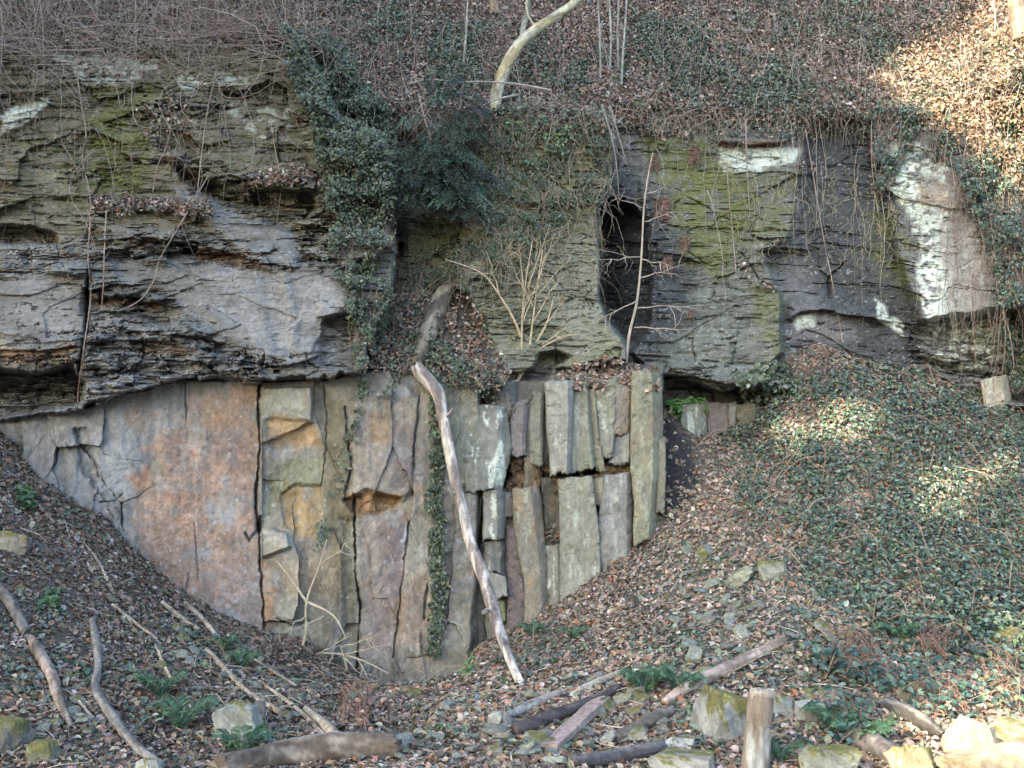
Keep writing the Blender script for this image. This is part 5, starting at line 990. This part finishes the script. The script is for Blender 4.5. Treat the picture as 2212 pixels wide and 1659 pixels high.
# ground ivy and bramble
x, y, z, u, v = gscat(300000, -5.5, 2.2)
d = sst(40, -70, sdf(IV_G, u + 40 * fbm(x / .7, y / .7, 4, 121), v + 30 * fbm(x / .7, y / .7, 4, 122)))
d = d * (.2 + .8 * sst(-.2, .2, fbm(x / .42, y / .42, 5, 123)))
d = np.maximum(d, .85 * sst(1720, 1950, u) * inside(IV_G, u, v, 60) * sst(-.4, 0, fbm(x / .4, y / .4, 4, 126)))
d = np.maximum(d, .30 * inside([(1640, 1200), (1800, 1320), (2160, 1420), (2300, 1440), (2300, 1560), (1900, 1500), (1700, 1380)], u, v, 40) * sst(-.05, .3, fbm(x / .45, y / .45, 4, 125)))
d = np.maximum(d, .10 * sst(.05, .35, fbm(x / .6, y / .6, 4, 127)))
k = rng.rand(len(x)) < d; x, y, z, dk = x[k], y[k], z[k], d[k]
hgt = .03 + .30 * rng.rand(len(x)) ** 1.3 * dk * (.5 + .5 * sst(-.4, .4, fbm(x / .35, y / .35, 3, 129))); L = rng.uniform(.036, .075, len(x)) * (1 + .4 * sst(-1, -4, y))
gi = kind(leaves('ground_ivy', np.stack([x, y, z + hgt], -1), gnorm(x, y) * .8 + A(0, -.25, .3), L, L * rng.uniform(.6, .9, len(x)), palette(rng, len(x), BRK, BRW), M_IVY, rng, jit=.5), 'stuff', 'ivy and bramble carpet over the mound and the right-hand slope', 'ivy')
rn_ = []
ii = rng.choice(len(x), 420)
for i in ii:
    a_ = rng.rand() * 6.28; l_ = rng.uniform(.3, 1.1); p = A(x[i], y[i], z[i] + .05); e_ = p + A(math.cos(a_) * l_, math.sin(a_) * l_ * .7, 0); e_[2] = float(ground(e_[0:1], e_[1:2])[0]) + .05
    m_ = (p + e_) / 2 + A(rng.randn() * .08, rng.randn() * .08, rng.uniform(.08, .3) * l_ + .04); r_ = rng.uniform(.003, .006); rn_.append(resample(np.concatenate([np.stack([p, m_, e_]), [[r_], [r_], [r_ * .6]]], 1), .08))
vx, q, li = tube_geo(rn_, 5); kind(mesh('bramble_runners', vx, q, M_STEM, None, np.array([(.24, .15, .11), (.30, .24, .17), (.15, .11, .08)])[rng.randint(3, size=420)][li[:, 2].astype(int)], True), 'stuff', 'arching brown bramble runners over the ivy mound', 'stems')
# bramble leaves in the foreground
def leafy(label, poly, n, size, cols, name='bramble', cat='bramble', hmax=.25, stems=20, mat=None, group=None, scol=(.18, .11, .085)):
    P_ = np.asarray(poly, float); pts = []
    while len(pts) < n:
        u_ = P_[:, 0].min() + rng.rand() * np.ptp(P_[:, 0]); v_ = P_[:, 1].min() + rng.rand() * np.ptp(P_[:, 1])
        if sdf(poly, np.array([u_]), np.array([v_]))[0] < 0: pts.append(hit(u_, v_) + A(0, 0, .04 + hmax * rng.rand()))
    P = np.array(pts); root = thing(name, P[np.argmin(P[:, 2])], label, cat, group)
    L = rng.uniform(*size, n); leaves('foliage', P, A(0, -.45, .8), L, L * .75, palette(rng, n, cols, [1] * len(cols)), mat or M_LEAF, rng, root, jit=.4)
    ls = []
    for _ in range(stems):
        i = rng.randint(n); a = P[i] - A(0, 0, .1); b = P[rng.randint(n)]; b = a + (b - a) * min(1, .6 / (np.linalg.norm(b - a) + .01)); m = (a + b) / 2 + A(0, -.05, .14)
        ls.append(resample(np.concatenate([np.stack([a, m, b]), [[.005], [.004], [.003]]], 1), .05))
    if ls: vx, q, _ = tube_geo(ls, 5); mesh('stems', vx, q, M_STEM, root, np.zeros_like(vx) + A(*scol), True, root.location)
    return root
BL2 = [(.045, .082, .068), (.06, .10, .082), (.036, .066, .054), (.08, .115, .095)]
leafy('band of round bluish bramble leaves above the grey rocks right of the post', [(1740, 1430), (1850, 1450), (1960, 1480), (1990, 1510), (1880, 1510), (1760, 1470)], 190, (.075, .125), BL2)
leafy('low bramble leaves between the post rocks and the rotten log', [(1770, 1540), (1880, 1530), (1900, 1640), (1800, 1640)], 90, (.07, .11), BL2)
leafy('bramble tangle around the rotten log and rounded brown rock', [(1960, 1480), (2110, 1500), (2120, 1560), (2040, 1590), (1940, 1540)], 150, (.06, .095), BL2)
leafy('bramble patch at the right edge above the sunlit heap', [(2090, 1420), (2230, 1400), (2240, 1550), (2120, 1550)], 170, (.06, .10), BL2 + [(.10, .13, .06)], stems=40)
leafy('reddish dead bracken stems on the lower right slope', [(1980, 1360), (2090, 1370), (2080, 1440), (1960, 1430)], 40, (.05, .08), [(.2, .11, .07)], 'dead_bracken', 'bracken', stems=60, hmax=.12)
leafy('brown dead bracken lying below the pale green slab', [(1780, 1370), (1900, 1400), (1900, 1470), (1800, 1440)], 40, (.05, .08), [(.2, .12, .08)], 'dead_bracken', 'bracken', stems=55, hmax=.10)
leafy('withered brown weeds at the foot of the wall on the flat floor', [(720, 1510), (800, 1530), (800, 1610), (740, 1600)], 60, (.04, .07), [(.2, .13, .09)], 'dead_weeds', 'weeds', stems=36, hmax=.22)
leafy('small leafy weed on the upper left slope edge', [(40, 1075), (66, 1070), (70, 1110), (44, 1115)], 60, (.08, .13), [(.05, .095, .045), (.06, .115, .05)], 'weed', 'weed', stems=0, hmax=.15)
leafy('two-leaf green weed in the left slope litter', [(98, 1290), (126, 1296), (130, 1324), (100, 1320)], 26, (.10, .17), [(.045, .09, .04)], 'weed', 'weed', stems=0, hmax=.1)
leafy('green ivy clump at the lower wall edge right of the slab corner', [(1004, 1420), (1024, 1420), (1014, 1470), (1000, 1470)], 60, (.06, .09), [(.06, .12, .05), (.09, .16, .06)], 'ivy', 'ivy', stems=0, hmax=.12)
# ferns
def fern(label, U_, V_, nf, ln_, cols, rg, hang=False, at=None, spread=1., cat='fern', name='fern', up=.55):
    p0 = (hit(U_, V_) + A(0, 0, .02)) if at is None else at
    root = thing(name, p0, label, cat)
    for i in range(nf):
        az = (i / nf) * 2 * np.pi + rg.randn() * .35; l_ = ln_ * .82 * rg.uniform(.7, 1.15); t = np.linspace(0, 1, 26)
        h = np.array([math.cos(az) * spread, math.sin(az) * spread - .25, 0]); h /= np.linalg.norm(h) + 1e-6
        if hang: c = p0 + A(h[0], -abs(h[1]), 0) * (l_ * .22 * np.sin(t * 2.2))[:, None] - A(0, 0, 1) * (l_ * rg.uniform(.5, 1.3) * t ** 1.3 - l_ * .18 * np.sin(t * 3.1))[:, None]
        else: c = p0 + h * (l_ * t * .85)[:, None] + A(0, 0, 1) * (l_ * up * np.sin(t * 2.3))[:, None]
        T = np.gradient(c, axis=0); T /= np.linalg.norm(T, axis=1, keepdims=True)
        sd_ = np.cross(T, A(0, -.6, 1) if not hang else A(0, -1, .2)); sd_ /= np.linalg.norm(sd_, axis=1, keepdims=True) + 1e-6; nn = np.cross(sd_, T)
        wl = l_ * (.13 if hang else .26) * np.sin(np.clip(t * 1.02 + .10, 0, 1) * np.pi) ** .8 + .01
        P = np.concatenate([c[1:], c[1:]]); dr = np.concatenate([sd_[1:] + .5 * T[1:], -sd_[1:] + .5 * T[1:]]); Ls = np.concatenate([wl[1:]] * 2); Nn = np.concatenate([nn[1:]] * 2)
        vx, q, cc = leaf_geo(P, Nn, Ls, np.maximum(l_ / 26 * 1.15, .008), palette(rg, len(P), cols, [1] * len(cols), .15), rg, jit=.06 if not hang else .4, out=dr, fold=.1)
        mesh('frond', vx, q, M_LEAF if not hang else M_LITTER, root, cc, loc=root.location)
FG = [(.048, .095, .05), (.065, .125, .06), (.042, .08, .045)]
rg = np.random.RandomState(9)
for lb, a, b, n, l in (('fern with spreading fronds beside the fork of the pale branch', 1390, 1500, 8, .55), ('dark fern on the left slope above the mossy boulder', 348, 1510, 7, .5), ('long drooping fern left of the round mossy boulder', 392, 1580, 6, .6), ('fern on the left slope close to the bent tan branch', 484, 1410, 6, .4),
                       ('feathery fern right of the bent tan branch near the wall', 522, 1448, 6, .42), ('flat fern fronds along the bottom left of centre', 520, 1640, 7, .5), ('bright fern on the rock right of the sawn post', 1812, 1590, 8, .5), ('fern on the mossy rock at the bottom right of the post', 1868, 1620, 7, .45),
                       ('fern beside the flaking rotten log', 1886, 1602, 6, .4), ('small fern on the lower right slope near the bracken', 1946, 1388, 7, .4), ('small fern on the leaf slope right of the trunk foot', 1150, 1378, 6, .35), ('fern under the lower end of the long fallen branch', 1474, 1504, 7, .45), ('low fern in front of the sawn post base', 1690, 1650, 6, .35), ('fern beside the leaning trunk on the litter slope', 1240, 1385, 6, .33)):
    fern(lb, a, b, n, l, FG, rg)
for lb, a, b, n, l in (('large bunch of withered brown fern hanging at the top of the right mossy wall', 1500, 322, 14, .42), ('withered fern hanging level with the top of the dark cleft', 1412, 342, 9, .36), ('withered fern hanging right beside the leafless sapling tip', 1430, 432, 12, .5), ('slim withered fern hanging low on the mossy wall', 1440, 560, 8, .42), ('withered fern hanging right of the slim one on the mossy wall', 1478, 516, 8, .36), ('small withered fern low on the right mossy wall', 1494, 672, 6, .2)):
    fern(lb, a, b, n, l, [(.19, .115, .09), (.14, .085, .07), (.24, .16, .12)], rg, True, W3(a, b, float(depmin(a, b)) - .05), cat='dead fern', name='dead_fern')
# the yew hanging in the recess
def yew():
    root = thing('yew_tree', W3(950, 330, 1.1), 'dark yew tree with drooping sprays in the recess right of the ivy curtain', 'tree')
    t = resample(np.array([px3(940, 160, 1.6, .03), px3(930, 220, 1.4, .045), px3(925, 290, 1.2, .05), px3(940, 360, 1.5, .06)]), .06)
    vx, q, _ = tube_geo([t], 10, .1, 4); mesh('trunk', vx, q, M_BARK, root, np.zeros_like(vx) + A(.09, .06, .045), True, root.location)
    Ps, Ds, Ls, Ns, br = [], [], [], [], []
    for k in range(110):
        w_ = rng.rand()
        if w_ < .8: u0, v0 = 962 + 42 * rng.randn(), rng.uniform(285, 425)
        else: u0, v0 = 965 + 40 * rng.randn(), rng.uniform(150, 280)
        u0 = np.clip(u0, 890, 1030); y0 = .85 - .75 * rng.rand() - .25 * sst(250, 420, v0); p = W3(u0, v0, y0)
        d = A(rng.randn() * .45, -abs(rng.randn()) * .5 - .1, -.1); d /= np.linalg.norm(d); l_ = rng.uniform(.3, .6)
        s = np.linspace(0, 1, 9)[:, None]; c = p + d * l_ * s - A(0, 0, 1) * l_ * .55 * s ** 1.6; br.append(np.concatenate([c, np.linspace(.006, .002, 9)[:, None]], 1))
        T = np.gradient(c, axis=0); T /= np.linalg.norm(T, axis=1, keepdims=True); sd_ = np.cross(T, A(0, -.5, 1)); sd_ /= np.linalg.norm(sd_, axis=1, keepdims=True)
        for j in range(1, 9):
            for sg in (-1, 1):
                b0 = c[j]; dd = sd_[j] * sg + .6 * T[j]; dd /= np.linalg.norm(dd); ll = l_ * .33 * (1 - .6 * j / 9) + .02
                for m in range(4):
                    for s2 in (-1, 1):
                        Ps.append(b0 + dd * ll * (m + 1) / 4 - A(0, 0, .02 * m)); Ds.append(dd * .7 + s2 * T[j] * .7); Ls.append(.06); Ns.append(np.cross(dd, T[j]) * sg)
    n = len(Ps); vx, q, cc = leaf_geo(np.array(Ps), np.array(Ns), np.array(Ls), .022, np.repeat(palette(rng, n // 64 + 1, [(.028, .048, .038), (.046, .077, .058), (.076, .118, .092)], [3, 3, 1.5], .3), 64, 0)[:n], rng, jit=.25, out=np.array(Ds))
    mesh('foliage', vx, q, M_LEAF, root, cc, loc=root.location)
    vx, q, _ = tube_geo(br, 4); mesh('branches', vx, q, M_BARK, root, np.zeros_like(vx) + A(.1, .07, .05), True, root.location)
yew()
DRY = [(.28, .215, .175), (.22, .16, .125), (.34, .28, .23), (.17, .115, .09)]
stems('dry_stems', 'mat of dry pinkish stems hanging over the top of the left cliff', 560, (-120, 660), (-90, 90), (20, 170), 100, .55, (.0025, .008), DRY, 1, up=2.2)
stems('dry_stems', 'arching briars at the top of the left cliff', 260, (-120, 640), (0, 150), (-60, 60), 80, .5, (.003, .0065), [(.36, .30, .26), (.28, .22, .18)], 11, up=3., nseg=14)
stems('dry_vines', 'thin dry vines trailing down the left bedded rock', 120, (-60, 640), (40, 330), (60, 300), 40, .15, (.003, .006), DRY, 2)
stems('dry_vines', 'thin pale vines trailing down the mossy wall and dark rock on the right', 46, (1400, 2080), (200, 420), (90, 330), 18, .1, (.003, .0055), [(.34, .31, .25), (.28, .24, .18)], 3)
stems('dry_stems', 'dry stems and briars scattered over the slope above the rim', 800, (680, 2260), (-80, 250), (30, 120), 40, .3, (.003, .006), DRY, 4, up=1.4, poly=HT)
stems('dry_stems', 'thicket of dry stems veiling the right-hand end of the cliff', 260, (2030, 2300), (120, 640), (60, 260), 24, .35, (.003, .006), DRY, 5, up=.4)
stems('dry_stems', 'dry tendrils and rootlets netting the central rock pillar', 330, (900, 1310), (230, 600), (40, 130), 26, .12, (.003, .005), [(.34, .28, .2), (.26, .21, .16)], 6, up=.5)
stems('dry_stems', 'dry grass blades tufted on the right cliff ledges', 260, (1560, 2010), (360, 560), (15, 50), 10, .15, (.003, .005), [(.22, .2, .1), (.3, .26, .16)], 7)
for i, (lb, pts, y) in enumerate((('thick dry vine running down the left rock with a bend at its foot', [(165, 150), (175, 220), (186, 290), (178, 340), (190, 400), (196, 440), (192, 470)], None), ('short dry vine reaching down to the leaf-covered ledge on the left rock', [(372, 250), (362, 310), (340, 360), (330, 416)], None),
                                 ('dry vine hanging across the grey slab in a long curve', [(450, 380), (380, 500), (345, 560), (330, 610), (300, 650), (255, 672)], None), ('straight pale vine hanging in front of the left crack', [(230, 455), (226, 530), (224, 600), (220, 660)], None),
                                 ('thin vine crossing the vertical crack down to the dark undercut', [(196, 470), (190, 560), (196, 640), (180, 760), (168, 860), (176, 905)], None), ('long slender vine crossing the upper left rock on a slant', [(470, 150), (450, 230), (436, 330), (424, 440)], None),
                                 ('crooked woody root hooking down left of the ivy curtain', [(620, 40), (624, 90), (606, 130), (580, 150), (545, 175)], None), ('long pale stem sagging over the top of the ivy curtain', [(640, 10), (670, 45), (710, 75), (760, 90), (800, 130)], None),
                                 ('long pale vine down the middle of the lichened right wall', [(1608, 230), (1612, 310), (1616, 400), (1620, 470)], None), ('slim pale vine left of the lichened ledge on the right wall', [(1570, 360), (1576, 440), (1584, 520), (1590, 590)], None),
                                 ('long thin vine over the dark rock face on the right', [(1740, 280), (1760, 400), (1780, 520), (1800, 620), (1820, 740)], None), ('pale vine along the left edge of the white limb', [(1882, 260), (1884, 360), (1896, 460)], None),
                                 ('strong pale vine hanging at the right end of the cliff', [(2090, 330), (2110, 450), (2130, 560), (2146, 700)], None))):
    a = np.array(pts, float); yd = float(depmin(a[:, 0], a[:, 1]).min()) if False else None
    ys = depmin(a[:, 0], a[:, 1], 4) - .07; P = [px3(u_, v_, float(y_), .011 - .004 * j / len(pts)) for j, ((u_, v_), y_) in enumerate(zip(pts, ys))]
    limb('vine', P, lb, 'vine', (.22, .165, .13), (.34, .28, .23), rough=.1, sides=6, seed=90 + i, mat=M_STEM)

# ------------------------------------------------------------------ added unseen leaf screen behind the camera, holed to shape shade and sun patches
e1 = np.cross(A(0, 0, 1), SUN); e1 /= np.linalg.norm(e1); e2 = np.cross(SUN, e1)
def world_at(u, v):
    y = dep(u, v); p = W3(u, v, y); return p
LITP = [([(2250, -40), (2150, 0), (2120, 70), (2040, 100), (1960, 130), (1900, 185), (1960, 215), (2010, 240), (2090, 270), (2130, 320), (2170, 390), (2230, 430), (2330, 300), (2330, -40)], 5200, 'c', .1), 
        ([(1915, 1605), (2030, 1535), (2150, 1520), (2230, 1560), (2300, 1600), (2300, 1700), (1915, 1700)], 1600, 'g', 0), ([(1768, 890), (1880, 868), (1886, 915), (1790, 950)], 160, 'g', 0), ([(1694, 930), (1748, 915), (1760, 958), (1704, 972)], 50, 'g', 0),
        ([(1968, 1040), (2060, 1018), (2080, 1090), (1990, 1090)], 90, 'g', 0), ([(2030, 1085), (2080, 1085), (2070, 1110)], 30, 'g', 0), ([(2110, 1476), (2230, 1440), (2230, 1500), (2124, 1526)], 90, 'g', 0), ([(2190, 1330), (2230, 1330), (2230, 1400), (2200, 1390)], 40, 'g', 0), ([(2130, 1010), (2190, 1000), (2170, 1040)], 20, 'g', .0)]
lit = []
for pl, n, wh, b in LITP:
    u, v = scat(pl, n * 3, 4, None if not b else b, 30, 9, .5); u, v = u[:n], v[:n]
    p = W3(u, v, dep(u, v)) if wh == 'c' else np.array([hit(a, c) + A(0, 0, .12 + .3 * (a > 1900 and c > 1500) * rng.rand()) for a, c in zip(u, v)])
    lit.append(np.stack([p @ e1, p @ e2], -1))
lit = np.concatenate(lit)
uu, vv = np.meshgrid(np.linspace(-400, 2600, 40), np.linspace(-300, 1700, 30)); allp = W3(uu, vv, np.where(vv > 1200, -7., 0.)); q2 = W3(uu, vv, np.full(uu.shape, 3.))
ab = np.concatenate([np.stack([allp @ e1, allp @ e2], -1).reshape(-1, 2), np.stack([q2 @ e1, q2 @ e2], -1).reshape(-1, 2)])
lo = ab.min(0) - 3; hi = ab.max(0) + 3
n = int((hi[0] - lo[0]) * (hi[1] - lo[1]) / .018)
g1_, g2_ = np.meshgrid(np.arange(lo[0], hi[0], .15), np.arange(lo[1], hi[1], .15)); pa = np.concatenate([np.stack([g1_.ravel(), g2_.ravel()], -1) + .1 * rng.randn(g1_.size, 2) for _ in range(2)]); cell = {}
for t in np.floor(lit / .15).astype(int): cell[(t[0], t[1])] = 1
key = np.floor(pa / .15).astype(int)
keep = np.array([not any((kx + i, ky + j) in cell for i in (-1, 0, 1) for j in (-1, 0, 1)) for kx, ky in key])
pa = pa[keep]; P = e1 * pa[:, :1] + e2 * pa[:, 1:] + SUN * (36 + 5 * rng.rand(len(pa), 1) + 2 * fbm(pa[:, :1] / 3, pa[:, 1:] / 3, 3, 5))
L = rng.uniform(.30, .42, len(pa)); vx, q, cc = leaf_geo(P - e2 * .16, np.broadcast_to(SUN, P.shape), L, L * .95, palette(rng, len(pa), [(.05, .08, .035), (.07, .09, .04)], [1, 1]), rng, jit=.25)
tl = []
for x_ in np.arange(-40, 6, 2.7):
    b = A(x_ - 14, -34 - rng.rand() * 4 - .35 * abs(x_), 0); tl.append(np.array([[b[0], b[1], 0, .3], [b[0] + rng.randn() * .4, b[1], 9, .24], [b[0] + rng.randn() * .6, b[1], 20, .12]]))
vt, qt, _ = tube_geo(tl, 10)
kind(mesh('shade_screen', np.concatenate([vx, vt]), np.concatenate([q, qt + len(vx)]), M_LEAF, None, np.concatenate([cc, np.zeros_like(vt) + A(.12, .09, .07)])), 'stuff', 'unseen screen of leaves and trunks added behind the camera to shape the shade', 'shade screen')
